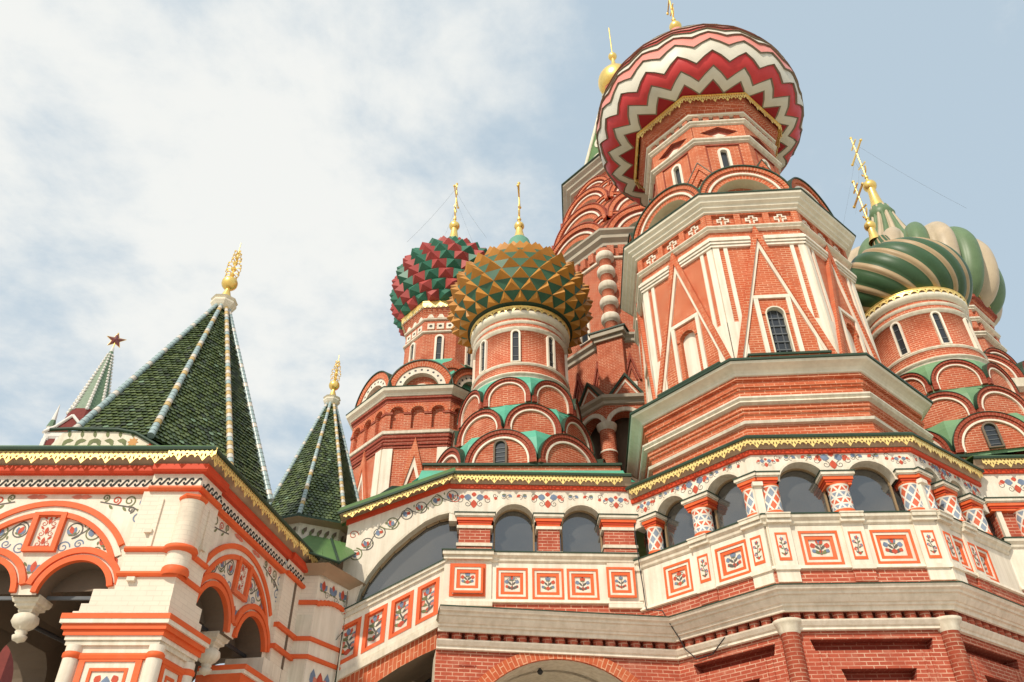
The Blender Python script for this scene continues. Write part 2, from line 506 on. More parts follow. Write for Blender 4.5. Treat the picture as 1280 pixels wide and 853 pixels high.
def arc(uc, zc, r, a0, a1, n=14, ez=1.0):
    return [(uc + r * math.cos(a0 + (a1 - a0) * i / n), zc + r * ez * math.sin(a0 + (a1 - a0) * i / n)) for i in range(n + 1)]
def archhole(uc, z0, zs, hw, rise=None, n=14):
    """outline of an arched opening"""
    ez = (rise or hw) / hw
    return [(uc - hw, z0), (uc + hw, z0)] + arc(uc, zs, hw, 0, PI, n, ez)
def rect(u0, u1, z0, z1): return [(u0, z0), (u1, z0), (u1, z1), (u0, z1)]

# ---------------------------------------------------------------- painted ornament
def ribbon(mb, fr, pts, w0, w1, wd, mat):
    L = []; wd += lift_()
    for i, p in enumerate(pts):
        a = pts[max(i - 1, 0)]; b = pts[min(i + 1, len(pts) - 1)]
        dx, dz = b[0] - a[0], b[1] - a[1]; h = math.hypot(dx, dz) or 1
        t = i / (len(pts) - 1); ww = (w0 + (w1 - w0) * t) / 2
        L.append(((p[0] - dz / h * ww, p[1] + dx / h * ww), (p[0] + dz / h * ww, p[1] - dx / h * ww)))
    for i in range(len(L) - 1):
        q = [L[i][1], L[i + 1][1], L[i + 1][0], L[i][0]]
        mb.face([fr.pt(x, wd, z) for x, z in q], mat)
def curl(mb, fr, u, z, s, a0, d, mat, wd, turns=1.4, wid=None):
    """a spiral that starts on the rim of size s at angle a0 and winds inwards"""
    n = 18; wid = wid or s * 0.16
    pts = []
    for i in range(n + 1):
        t = i / n; r = s * (1 - 0.82 * t); a = a0 + d * turns * 2 * PI * t
        pts.append((u + r * math.cos(a), z + r * math.sin(a)))
    ribbon(mb, fr, pts, wid, wid * 0.7, wd, mat)
def petal(mb, fr, u, z, l, wid, a, mat, wd):
    ca, sa = math.cos(a), math.sin(a); wd += lift_()
    P = [(0, 0), (0.3, 0.42), (0.6, 0.5), (0.82, 0.28), (1, 0), (0.82, -0.28), (0.6, -0.5), (0.3, -0.42)]
    mb.poly(fr, [(u + l * x * ca - wid * y * sa, z + l * x * sa + wid * y * ca) for x, y in P], wd, mat)
def tulip(mb, fr, u, z, s, a, c1, c2, wd):
    for da, m, l in ((-0.62, c2, 0.85), (0.62, c2, 0.85), (0, c1, 1.0)):
        petal(mb, fr, u, z, s * l, s * 0.5, a + da, m, wd + (0.001 if da == 0 else 0))
    for da in (-1.5, 1.5):
        petal(mb, fr, u, z, s * 0.45, s * 0.2, a + da, 'p_green', wd)
def motif(mb, fr, u, z, s, wd, flip=False, rnd=random):
    """the gallery flower: two blue hearts with red buds, a red drop below, thin dark scrolls"""
    e = -1 if flip else 1
    petal(mb, fr, u, z + e * 0.0 * s, 0.62 * s, 0.42 * s, -PI / 2 * e, 'p_red', wd + .001)
    petal(mb, fr, u, z + e * 0.22 * s, 0.34 * s, 0.34 * s, PI / 2 * e, 'p_red', wd + .001)
    for d in (-1, 1):
        a = PI / 2 - d * 1.15
        petal(mb, fr, u + d * 0.14 * s, z + e * .12 * s, 0.55 * s, 0.46 * s, (PI / 2 - d * 1.35) * e, 'p_blue', wd)
        petal(mb, fr, u + d * 0.62 * s, z + e * .2 * s, 0.36 * s, 0.3 * s, (PI / 2 - d * 1.5) * e, 'p_red', wd + .001)
        curl(mb, fr, u + d * 0.42 * s, z - e * 0.30 * s, 0.24 * s, PI / 2 * e, d * e, 'p_dark', wd, 1.3, 0.04 * s)
        curl(mb, fr, u + d * 0.95 * s, z - e * 0.02 * s, 0.25 * s, PI / 2 * e, d * e, 'p_dark', wd, 1.2, 0.04 * s)
        petal(mb, fr, u + d * 0.9 * s, z + e * .02 * s, 0.22 * s, 0.2 * s, PI / 2 - d * .9, 'p_pink' if rnd.random() < .5 else 'p_blue', wd)
def scroll(mb, fr, pts, s, wd, d0=1):
    """a running vine: stems wind round flowers, turning the other way each time"""
    d = d0
    for i, (u, z) in enumerate(pts):
        m = ('p_dark', 'p_green', 'p_dark')[i % 3]
        n = 22; L = []
        for q in range(n + 1):
            t = q / n; r = s * (1 - .42 * t); a = -PI / 2 * d + d * 1.25 * 2 * PI * t
            L.append((u + r * math.cos(a), z + r * math.sin(a)))
        ribbon(mb, fr, L, s * .17, s * .09, wd, m)
        if i + 1 < len(pts):
            u2, z2 = pts[i + 1]
            ribbon(mb, fr, [(u, z - s * d), ((u + u2) / 2, (z + z2) / 2 - .15 * s * d), (u2, z2 + s * d)], s * .10, s * .17, wd, m)
            petal(mb, fr, (u + u2) / 2, (z + z2) / 2 + s * .5 * d, s * .5, s * .22, PI / 2 * d, 'p_green', wd)
        if i % 2 == 0:
            tulip(mb, fr, u - 0.05 * s, z - 0.5 * s, s * 1.05, PI / 2 + 0.4 * d, ('p_red', 'p_blue')[i // 2 % 2], ('p_blue', 'p_red')[i // 2 % 2], wd + .001)
        else:
            petal(mb, fr, u, z - .5 * s, s * 1.0, s * 0.75, PI / 2 - .3 * d, 'p_blue', wd + .001)
            petal(mb, fr, u + .1 * s, z - .1 * s, s * 0.6, s * 0.5, PI / 2 + .7 * d, 'p_red', wd + .0015)
        d = -d
def tall_bouquet(mb, fr, u, z0, h, wid, wd, kind=0):
    """a tall painted plant: winding stem, leaves and four blossoms"""
    e = 1 if kind % 2 else -1
    ribbon(mb, fr, [(u + e * .10 * wid * math.sin(t * 1.1), z0 + h * (.05 + .85 * t / 6)) for t in range(7)], .09 * wid, .06 * wid, wd, 'p_dark')
    for k, (f, sd) in enumerate(((.08, 1), (.08, -1), (.30, 1), (.34, -1), (.56, 1), (.60, -1))):
        sd *= e
        petal(mb, fr, u, z0 + f * h, .42 * wid, .17 * wid, PI / 2 - sd * 1.0, ('p_dark', 'p_green')[k % 2], wd)
    for k, (f, sd) in enumerate(((.22, 1), (.40, -1), (.60, 1))):
        sd *= e
        x = u + sd * .24 * wid; z = z0 + f * h
        petal(mb, fr, x, z, .36 * wid, .34 * wid, PI / 2 - sd * .4, ('p_blue', 'p_red', 'p_blue')[(k + kind) % 3], wd + .001)
        petal(mb, fr, x + sd * .06 * wid, z + .02 * h, .22 * wid, .18 * wid, PI / 2 + sd * .5, 'p_pink', wd + .0015)
    tulip(mb, fr, u, z0 + .78 * h, .42 * wid, PI / 2 + .2 * e, ('p_red', 'p_blue')[kind % 2], ('p_blue', 'p_red')[kind % 2], wd + .001)
    petal(mb, fr, u, z0 + .02 * h, .32 * wid, .36 * wid, PI / 2, 'p_red', wd + .0015)
def bouquet(mb, fr, u, z0, h, wid, wd, kind=0):
    """flowers in a little panel: stem, leaves, three blossoms"""
    ribbon(mb, fr, [(u, z0 + .08 * h), (u + .03 * wid, z0 + .5 * h), (u, z0 + .8 * h)], .05 * wid, .03 * wid, wd, 'p_dark')
    for d in (-1, 1):
        petal(mb, fr, u, z0 + .12 * h, .42 * wid, .16 * wid, PI / 2 - d * 1.05, 'p_green' if kind % 2 else 'p_dark', wd)
        petal(mb, fr, u, z0 + .38 * h, .34 * wid, .12 * wid, PI / 2 - d * .8, 'p_dark', wd)
        x = u + d * .27 * wid; z = z0 + .52 * h
        petal(mb, fr, x, z - .04 * h, .26 * wid, .24 * wid, PI / 2 - d * .3, ('p_blue', 'p_red')[kind % 2], wd + .001)
        petal(mb, fr, u + d * .24 * wid, z0 + .2 * h, .2 * wid, .18 * wid, PI / 2 - d * .6, ('p_red', 'p_blue')[kind % 2], wd + .001)
        if kind % 3 == 0:
            curl(mb, fr, u + d * .2 * wid, z0 + .78 * h, .1 * wid, 0, d, 'p_dark', wd, 1.1, .03 * wid)
    tulip(mb, fr, u, z0 + .7 * h, .3 * wid, PI / 2, ('p_red', 'p_blue')[(kind + kind // 3) % 2], ('p_blue', 'p_red')[(kind // 2) % 2], wd + .001)
    petal(mb, fr, u, z0 + .06 * h, .24 * wid, .26 * wid, PI / 2, 'p_red', wd + .0015)
def wave(mb, fr, u0, u1, z0, z1, wd, per=0.105):
    """running-dog scroll"""
    n = max(1, int(round((u1 - u0) / .154))); p = (u1 - u0) / n; h = z1 - z0
    S = [(-.12, .42), (-.05, .12), (.10, .0), (.26, .10), (.42, .38), (.58, .70), (.74, .93), (.90, .98), (1.02, .82), (1.0, .62)]
    for i in range(n):
        ribbon(mb, fr, [(u0 + (i + x) * p, z0 + y * h) for x, y in S], .36 * h, .30 * h, wd, 'wave_black')
    
# ---------------------------------------------------------------- gold fringe
def fringe(mb, fr, u0, u1, zt, h, per, w, mat='gold_fringe'):
    n = max(1, int(round((u1 - u0) / per))); p = (u1 - u0) / n
    out = [(0, 0), (0, -.5), (.08, -.54), (.16, -.74), (.24, -.54), (.33, -.62), (.5, -1), (.67, -.62), (.76, -.54), (.84, -.74), (.92, -.54), (1, -.5), (1, 0)]
    def dia(x, y, rx, ry, sk=0): return [(x - rx, y - sk), (x, y - ry), (x + rx, y + sk), (x, y + ry)]
    holes = [dia(x, -.18, .07, .12) for x in (.1, .3, .5, .7, .9)] + [dia(.42, -.56, .045, .19, .04), dia(.58, -.56, .045, .19, -.04), dia(.2, -.45, .07, .09), dia(.8, -.45, .07, .09)]
    for i in range(n):
        f = lambda l: [(u0 + (i + x) * p, zt + y * h) for x, y in l]
        mb.plate(fr, f(out)[::-1], [f(q) for q in holes], w - .012, w, mat)
def fringe_round(mb, r, zt, h, n, mat='gold_fringe', poly=None):
    """fringe round a drum: short flat pieces; poly = (theta0, apothem) for an octagon"""
    for i in range(n):
        th = 360.0 / n * i
        A = r * math.cos(PI / n)
        fr = face_fr(th, A); hw = r * math.sin(PI / n)
        mb.plate(fr, [(-hw, -h * .45 + zt), (-hw * .5, -h * .55 + zt), (0, -h + zt), (hw * .5, -h * .55 + zt), (hw, -h * .45 + zt), (hw, zt), (-hw, zt)],
                 [[(-hw * .2, zt - h * .42), (0, zt - h * .60), (hw * .2, zt - h * .42), (0, zt - h * .28)]], -.02, 0, mat)

# ---------------------------------------------------------------- pieces shared by the towers
TH0 = -94.12            # facing of the church's front faces
FACES = [TH0 + 45 * j for j in range(8)]
PH8 = TH0 + 22.5        # corners of an octagon with those faces
K8 = 1 / math.cos(PI / 8)
def octa(mb, prof, mat, ax=(0, 0)):
    """octagonal prism/moulding; prof gives (apothem, z)"""
    mb.lathe(ax, [(a * K8, z) for a, z in prof], mat, 8, PH8, False)
def slit_window(T, fr, uc, z0, z1, hw, parent=None, frame='white', dark='glass_dark', depth=.14, fw=.09, blind=False, bars=0, hole=False):
    """arched slit: frame standing proud, pane set in it"""
    f = MB()
    zs = z1 - hw
    out = archhole(uc, z0 - .04, zs, hw + fw); inn = archhole(uc, z0, zs, hw)
    d0 = -.10 if hole else .012
    f.plate(fr, out, [inn], d0 - .03, .035 if hole else .085, frame)
    if hole: f.poly(fr, archhole(uc, z0, zs, hw + .01), d0 - .02, 'plaster_in')
    w = T.part('window', f, parent)
    p = MB()
    p.plate(fr, archhole(uc, z0, zs, hw * .98), [], d0 - .01, d0, 'white' if blind else dark)
    for i in range(bars):
        z = z0 + (zs - z0) * (i + .6) / bars
        p.box(fr, uc - hw * .95, uc + hw * .95, d0, d0 + .02, z - .012, z + .012, 'iron_grey')
    T.part('pane', p, w)
    return w
def cross(T, c, zb, h, parent, bar=1.4, psi=85.9, thick=.05):
    """gilded orthodox cross with a crescent at its foot"""
    mb = MB(); t = thick
    fr = Fr((c[0], c[1]), psi)
    mb.tube([(c[0], c[1], zb), (c[0], c[1], zb + h)], [t, t * .7], 'gold', 8)
    zc = zb + h * .66
    mb.box(fr, -bar / 2, bar / 2, -t * .6, t * .6, zc - t, zc + t, 'gold')
    mb.box(fr, -bar * .22, bar * .22, -t * .5, t * .5, zb + h * .84 - t * .8, zb + h * .84 + t * .8, 'gold')
    fs = Fr((c[0], c[1]), psi, .45)
    mb.box(fs, -bar * .26, bar * .26, -t * .5, t * .5, zb + h * .36 - t * .8, zb + h * .36 + t * .8, 'gold')
    mb.arch(fr, 0, zb + h * .26, bar * .16, bar * .2, -t * .5, t * .5, 'gold', PI, 2 * PI, 10)
    for u, z in ((-bar / 2, zc), (bar / 2, zc), (0, zb + h)):
        p = fr.pt(u, 0, z); mb.sphere(p, t * 1.5, 'gold', 8, 6)
    mb.sphere((c[0], c[1], zb + h * .1), t * 2, 'gold', 10, 6)
    return T.part('cross', mb, parent)
def finial(T, c, z0, zball, rb, parent, r0=.3, collar=None):
    """neck, gold cone and ball"""
    mb = MB()
    mb.lathe(c, [(r0, z0), (r0 * .72, z0 + (zball - z0) * .25), (r0 * .55, z0 + (zball - z0) * .6), (r0 * .5, zball - rb * .8)], 'gold', 20)
    mb.sphere((c[0], c[1], zball), rb, 'gold', 20, 12)
    mb.lathe(c, [(rb * .35, zball + rb * .85), (rb * .2, zball + rb * 1.6)], 'gold', 12)
    return T.part('finial', mb, parent)
def chains(T, c, ztop, spread, zlow, parent, psi=85.9):
    mb = MB(); fr = Fr(c, psi)
    for u, w in ((-1, -.7), (1, -.7), (-1, .7), (1, .7)):
        a = Vector(fr.pt(u * .55, 0, ztop)); b = Vector(fr.pt(u * spread * .7, w * spread, zlow))
        mb.tube([tuple(a.lerp(b, t) - Vector((0, 0, .5 * 4 * t * (1 - t) * .35))) for t in (0, .25, .5, .75, 1)], .0045, 'iron_grey', 4)
    return T.part('stay_chain', mb, parent)
def kokoshnik(T, theta, A, hw, zb, zt, cap='flash_green', face='brick_red', rim='brick_arch_dark', deep=.9, white=True, tymp=-.10, reveal=None, window=None):
    """semicircular gable: brick rim, white line, brick field, metal capping; stands on a plane A from the axis"""
    fr = face_fr(theta, A)
    mb = MB()
    zs = zt - hw if zt - hw > zb else zb
    ez = (zt - zs) / hw
    if zs > zb:
        for sgn in (-1, 1):
            u0, u1 = sorted((sgn * hw, sgn * hw * .80)); mb.box(fr, u0, u1, -deep, 0, zb, zs, rim)
            u0, u1 = sorted((sgn * hw * .80, sgn * hw * .75))
            if white: mb.box(fr, u0, u1, -.3, -.03, zb, zs, 'white')
    mb.arch(fr, 0, zs, hw * .90, hw, -deep, 0, rim, 0, PI, 22, ez)
    mb.arch(fr, 0, zs, hw * .80, hw * .90, -.3, -.045, rim, 0, PI, 22, ez)
    if white: mb.arch(fr, 0, zs, hw * .745, hw * .80, -.3, -.03, 'white', 0, PI, 22, ez)
    mb.poly(fr, [(-hw * .78, zb), (hw * .78, zb)] + arc(0, zs, hw * .78, 0, PI, 18, ez), tymp, face)
    mb.arch(fr, 0, zs, hw, hw * 1.014, -deep, .03, cap, 0, PI, 22, ez)
    o = T.part('kokoshnik', mb)
    if window:
        slit_window(T, face_fr(theta, A + tymp + .05), 0, zb + .06, zb + .06 + window[1], window[0], None, 'plaster_in', 'glass_dark', fw=.05)
    return o

# =================================================================== ground
g = MB()
g.face([(-700, -500, 0), (900, -500, 0), (900, 1500, 0), (-700, 1500, 0)], 'cobble')
go = link('ground', g); go['kind'] = 'structure'

# =================================================================== the big church: zigzag dome
SX, SY = 8.03, 22.0
T = Thing('octagonal_church', 'big brick octagonal church under the red and white zigzag onion dome', 'church', (SX, SY, 0))
b = MB()      # lower storey between the gallery roof and the main cornice
octa(b, [(4.02, 11.9), (4.02, 12.45), (3.90, 12.46), (3.90, 12.78)], ['brick_orange'] * 3)
octa(b, [(3.90, 12.78), (4.00, 12.80), (4.02, 12.88), (3.90, 12.92)], 'cream')
octa(b, [(3.90, 12.92), (3.90, 13.10), (3.95, 13.12), (3.95, 13.20), (3.99, 13.22), (3.99, 13.36)], 'brick_orange')
octa(b, [(3.99, 13.36), (4.10, 13.40), (4.06, 13.46), (4.12, 13.52), (4.12, 13.57), (3.95, 13.60)], 'cream')
octa(b, [(3.92, 13.60), (3.92, 13.86), (3.97, 13.87), (3.97, 13.93), (4.01, 13.94), (4.01, 14.02), (3.93, 14.03), (3.93, 14.16), (4.02, 14.18), (4.02, 14.26)], 'brick_orange')
T.part('lower_wall', b)
b = MB()
octa(b, [(4.00, 14.26), (4.06, 14.28), (4.07, 14.34), (4.12, 14.40), (4.22, 14.46), (4.33, 14.50), (4.36, 14.56)], 'stone_mould')
octa(b, [(4.36, 14.56), (4.40, 14.57), (4.40, 14.64), (3.5, 15.0)], ['flash_green', 'flash_green', 'roof_green'])
T.part('cornice', b)
b = MB()
fr = face_fr(TH0, 3.86)
for j in range(8):
    f2 = face_fr(FACES[j], 3.70)
    b.box(f2, -1.12, 1.12, -.3, .1, 14.6, 15.10, 'brick_orange')
    b.box(f2, -1.15, 1.15, -.3, .15, 15.10, 15.17, 'flash_green')
T.part('plinth', b)
# shaft
SA = 3.46
b = MB()
for j in range(8):
    h_ = SA * math.tan(PI / 8)
    b.plate(face_fr(FACES[j], SA), rect(-h_, h_, 14.8, 21.06), [archhole(0, 15.05, 16.83, .28)], -.3, 0, 'brick_orange', 'brick_arch')
T.part('shaft', b)
b = MB()      # mouldings round the shaft
octa(b, [(SA, 20.30), (SA + .12, 20.33), (SA + .10, 20.38), (SA + .17, 20.42), (SA + .17, 20.46), (SA, 20.50)], 'cream')
T.part('string_moulding', b)
b = MB()
octa(b, [(SA + .06, 21.05), (SA + .16, 21.08), (SA + .17, 21.16), (SA + .26, 21.20), (SA + .27, 21.28), (SA + .38, 21.34), (SA + .40, 21.42), (SA + .50, 21.48), (SA + .52, 21.56)], 'stone_mould')
octa(b, [(SA + .52, 21.56), (SA + .55, 21.57), (SA + .55, 21.62), (3.2, 21.9)], ['flash_green', 'flash_green', 'roof_green'])
T.part('cornice', b)
fr = face_fr(TH0, SA)
HW = SA * math.tan(PI / 8)       # half width of a face
# gable strip: a brick chevron with a white inner line, standing on the ledge
b = MB()
zt, zb0 = 20.52, 15.0
def chevron(mb, fr, hw_o, hw_i, zb, zo, zi, w0, w1, mat):
    for s in (-1, 1):
        p = [(s * hw_o, zb), (s * hw_i, zb), (0, zi), (0, zo)]
        if s > 0: p = p[::-1]
        mb.plate(fr, p, [], w0, w1, mat)
chevron(b, fr, HW + .02, HW - .14, zb0, zt, zt - .64, -.02, .13, 'brick_arch')
chevron(b, fr, HW - .14, HW - .23, zb0, zt - .64, zt - 1.02, -.02, .07, 'white')
b.plate(fr, [(-HW + .23, zb0), (HW - .23, zb0), (0, zt - 1.06)], [archhole(0, 15.05, 16.83, .28)], -.02, .015, 'brick_orange')
gb = T.part('gable', b)
T.rot(gb, [45 * j for j in range(1, 8)])
# white pilaster strips at the corner and capital moulding
b = MB()
for s in (-1, 1):
    for u0, u1 in ((HW - .20, HW), (HW - .46, HW - .34)):
        a0, a1 = sorted((s * u0, s * u1)); b.box(fr, a0, a1, -.02, .045, 15.0, 19.60, 'white')
    a0, a1 = sorted((s * (HW - .46), s * HW)); b.box(fr, a0, a1, -.02, .040, 15.0, 16.6, 'white')
    for z0, z1, w in ((19.60, 19.68, .09), (19.70, 19.78, .13), (19.80, 19.90, .17), (19.92, 20.0, .11)):
        a0, a1 = sorted((s * .22, s * (HW + w * .414))); b.box(fr, a0, a1, -.02, w, z0, z1, 'white')
pl = T.part('pilaster', b)
T.rot(pl, [45 * j for j in range(1, 8)])
# window with its white surround; blind on the diagonal faces
def surround(mb, fr):
    mb.box(fr, -.54, -.41, 0, .055, 15.0, 17.42, 'white'); mb.box(fr, .41, .54, 0, .055, 15.0, 17.42, 'white')
    mb.box(fr, -.54, .54, 0, .060, 17.42, 17.54, 'white')
f0 = face_fr(TH0, SA + .02)
b = MB(); surround(b, f0)
b.arch(f0, 0, 16.83, .29, .40, -.1, .03, 'brick_arch')
wd = T.part('window', b)
p = MB(); p.poly(f0, archhole(0, 15.05, 16.83, .28), -.14, 'glass_dark')
for i in range(6):
    z = 15.3 + i * .29; p.box(f0, -.26, .26, -.14, -.10, z - .02, z + .02, 'iron_grey')
for u in (-.1, .1): p.box(f0, u - .012, u + .012, -.14, -.11, 15.05, 17.05, 'iron_grey')
T.part('pane', p, wd)
p = MB(); p.arch(f0, 0, 16.83, .25, .29, -.2, .035, 'stone_mould'); p.box(f0, -.29, -.25, -.2, .035, 15.05, 16.83, 'stone_mould'); p.box(f0, .25, .29, -.2, .035, 15.05, 16.83, 'stone_mould')
T.part('frame', p, wd)
T.rot(wd, [90, 180, 270])
f1 = face_fr(TH0 - 45, SA + .02)
b = MB(); surround(b, f1)
b.arch(f1, 0, 16.83, .29, .40, -.1, .03, 'brick_arch')
b.poly(f1, archhole(0, 15.05, 16.83, .29), -.14, 'white')
wb = T.part('blind_window', b, label='walled-up white window niche')
T.rot(wb, [90, 180, 270])
# cross frieze
b = MB()
W2 = SA * math.tan(PI / 8)
cs = [-.92, 0, .92]
hol = [rect(c - .36, c + .36, 20.56, 21.0) for c in cs]
b.plate(fr, rect(-W2 - .03, W2 + .03, 20.51, 21.05), hol, -.02, .10, 'brick_orange')
for c in cs:
    z = 20.77; a, q = .085, .20
    o = [(c - a, z - .2), (c + a, z - .2), (c + a, z - a * .6), (c + q, z - a * .6), (c + q, z + a * 1.2), (c + a, z + a * 1.2), (c + a, z + .2), (c - a, z + .2), (c - a, z + a * 1.2), (c - q, z + a * 1.2), (c - q, z - a * .6), (c - a, z - a * .6)]
    e = .042
    i_ = [(c - a + e, z - .2 + e), (c + a - e, z - .2 + e), (c + a - e, z - a * .6 + e), (c + q - e, z - a * .6 + e), (c + q - e, z + a * 1.2 - e), (c + a - e, z + a * 1.2 - e), (c + a - e, z + .2 - e), (c - a + e, z + .2 - e), (c - a + e, z + a * 1.2 - e), (c - q + e, z + a * 1.2 - e), (c - q + e, z - a * .6 + e), (c - a + e, z - a * .6 + e)]
    b.plate(fr, o, [i_], -.01, .05, 'white')
cf = T.part('cross_frieze', b)
T.rot(cf, [45 * j for j in range(1, 8)])
# big gables
def big_kok(T, theta, A, hw, zs, ez, deep):
    fr = face_fr(theta, A); mb = MB()
    mb.arch(fr, 0, zs, hw * .90, hw, -deep, .0, 'brick_arch', 0, PI, 26, ez)
    mb.arch(fr, 0, zs, hw * .83, hw * .90, -deep, -.06, 'brick_red', 0, PI, 26, ez)
    mb.arch(fr, 0, zs, hw * .78, hw * .83, -deep, -.04, 'white', 0, PI, 26, ez)
    mb.arch(fr, 0, zs, hw * .66, hw * .78, -deep, -.10, 'brick_arch', 0, PI, 26, ez, side='stone_mould')
    mb.poly(fr, [(-hw * .68, zs - .02), (hw * .68, zs - .02)] + arc(0, zs, hw * .68, 0, PI, 18, ez), -.52, 'brick_red')
    mb.arch(fr, 0, zs, hw, hw * 1.03, -deep, .05, 'flash_green', 0, PI, 26, ez)
    return T.part('kokoshnik', mb)
bk = big_kok(T, TH0, 3.60, 1.52, 21.72, 1.02, 1.2)
T.rot(bk, [45 * j for j in range(1, 8)])
b = MB()
octa(b, [(2.98, 21.7), (2.86, 23.0), (2.42, 24.2)], 'roof_teal')
T.part('roof_slope', b)
b = MB()      # pointed gables between them, on the corners of the drum
f3 = face_fr(TH0 + 22.5, 2.90)
for o, i_, w, m in ((1.0, .97, .10, 'flash_green'), (.97, .80, .08, 'brick_arch'), (.80, .64, .03, 'brick_orange'), (.64, .52, .06, 'brick_arch')):
    chevron(b, f3, o, i_, 22.8, 22.8 + o * 1.78, 22.8 + i_ * 1.78, -.6, w, m)
b.plate(f3, [(-.53, 22.8), (.53, 22.8), (0, 22.8 + .93)], [], -.5, -.02, 'brick_orange')
pg = T.part('pointed_gable', b)
T.rot(pg, [45 * j for j in range(1, 8)])
# drum
DA = 2.36
b = MB()
for j in range(8):
    h_ = DA * math.tan(PI / 8)
    b.plate(face_fr(FACES[j], DA), rect(-h_, h_, 21.5, 26.25), [archhole(0, 24.60, 25.52, .14)], -.3, 0, 'brick_orange')
octa(b, [(DA - .02, 27.25), (DA - .02, 27.52)], 'brick_dark')
f4 = face_fr(TH0, DA)
DW = DA * math.tan(PI / 8)
T.part('drum', b)
b = MB()
octa(b, [(DA, 26.03), (DA + .10, 26.06), (DA + .09, 26.11), (DA + .16, 26.15), (DA + .17, 26.22), (DA, 26.26)], 'cream')
octa(b, [(DA, 27.06), (DA + .10, 27.09), (DA + .09, 27.14), (DA + .16, 27.18), (DA + .17, 27.24), (DA, 27.27)], 'cream')
octa(b, [(DA, 27.52), (DA + .18, 27.55), (DA + .20, 27.60), (DA, 27.64)], 'stone_mould')
octa(b, [(DA + .05, 27.64), (DA + .12, 27.70), (DA + .22, 27.78), (DA + .24, 27.86), (DA + .34, 27.92), (DA + .36, 28.30)], 'brick_red')
T.part('drum_moulding', b)
b = MB()
for i in range(5):
    u = -DW + (i + .5) * 2 * DW / 5
    b.box(f4, u - .11, u + .11, -.1, .11, 27.27, 27.52, 'brick_red')
dt = T.part('dentil_row', b)
T.rot(dt, [45 * j for j in range(1, 8)])
b = MB()      # sunk lozenge with a white lower half
zc = 26.66
lo = [(0, zc - .33), (.72, zc), (0, zc + .33), (-.72, zc)]
b.plate(f4, rect(-DW, DW, 26.27, 27.05), [lo], -.14, .03, 'brick_orange', 'brick_dark')
b.poly(f4, [(p[0] * 1.02, zc + (p[1] - zc) * 1.02) for p in lo], -.115, 'brick_dark')
b.plate(f4, [(0, zc - .31), (.36, zc - .15), (0, zc + .02), (-.36, zc - .15)], [], -.14, -.05, 'white')
lz = T.part('lozenge_panel', b)
T.rot(lz, [45 * j for j in range(1, 8)])
w = slit_window(T, f4, 0, 24.60, 25.65, .13, fw=.10, hole=True)
T.rot(w, [45 * j for j in range(1, 8)])
b = MB()
b.box(f4, -.62, .62, 0, .05, 25.88, 25.94, 'brick_dark')
for s in (-1, 1): b.box(f4, s * .6 - .02, s * .6 + .02, 0, .03, 24.2, 25.80, 'brick_dark')
fm = T.part('brick_frame', b); T.rot(fm, [45 * j for j in range(1, 8)])
b = MB()
f5 = face_fr(TH0, DA + .52); w5 = (DA + .52) * math.tan(PI / 8)
fringe(b, f5, -w5, w5, 28.34, .46, .48, 0)
b.box(f5, -w5, w5, -.1, .02, 28.31, 28.35, 'gold')
gf = T.part('gold_fringe', b); T.rot(gf, [45 * j for j in range(1, 8)])
# zigzag dome (its axis stands a little off the shaft's)
DX = (-.08, 0)
prof = [(2.70, 28.36), (3.22, 28.40), (3.76, 28.60), (4.07, 29.02), (4.23, 29.6), (4.25, 30.25), (4.13, 30.9), (3.87, 31.55), (3.45, 32.15), (2.9, 32.75), (2.25, 33.35), (1.6, 34.0), (1.08, 34.8), (.72, 35.8), (.5, 36.5), (.36, 37.2)]
# arc length table
al = [0]
for i in range(1, len(prof)): al.append(al[-1] + math.hypot(prof[i][0] - prof[i - 1][0], prof[i][1] - prof[i - 1][1]))
def at_s(s):
    s = max(0, min(al[-1], s))
    for i in range(1, len(prof)):
        if s <= al[i]:
            t = (s - al[i - 1]) / (al[i] - al[i - 1])
            return (prof[i - 1][0] + t * (prof[i][0] - prof[i - 1][0]), prof[i - 1][1] + t * (prof[i][1] - prof[i - 1][1]))
    return prof[-1]
NZ = 20
d = MB()
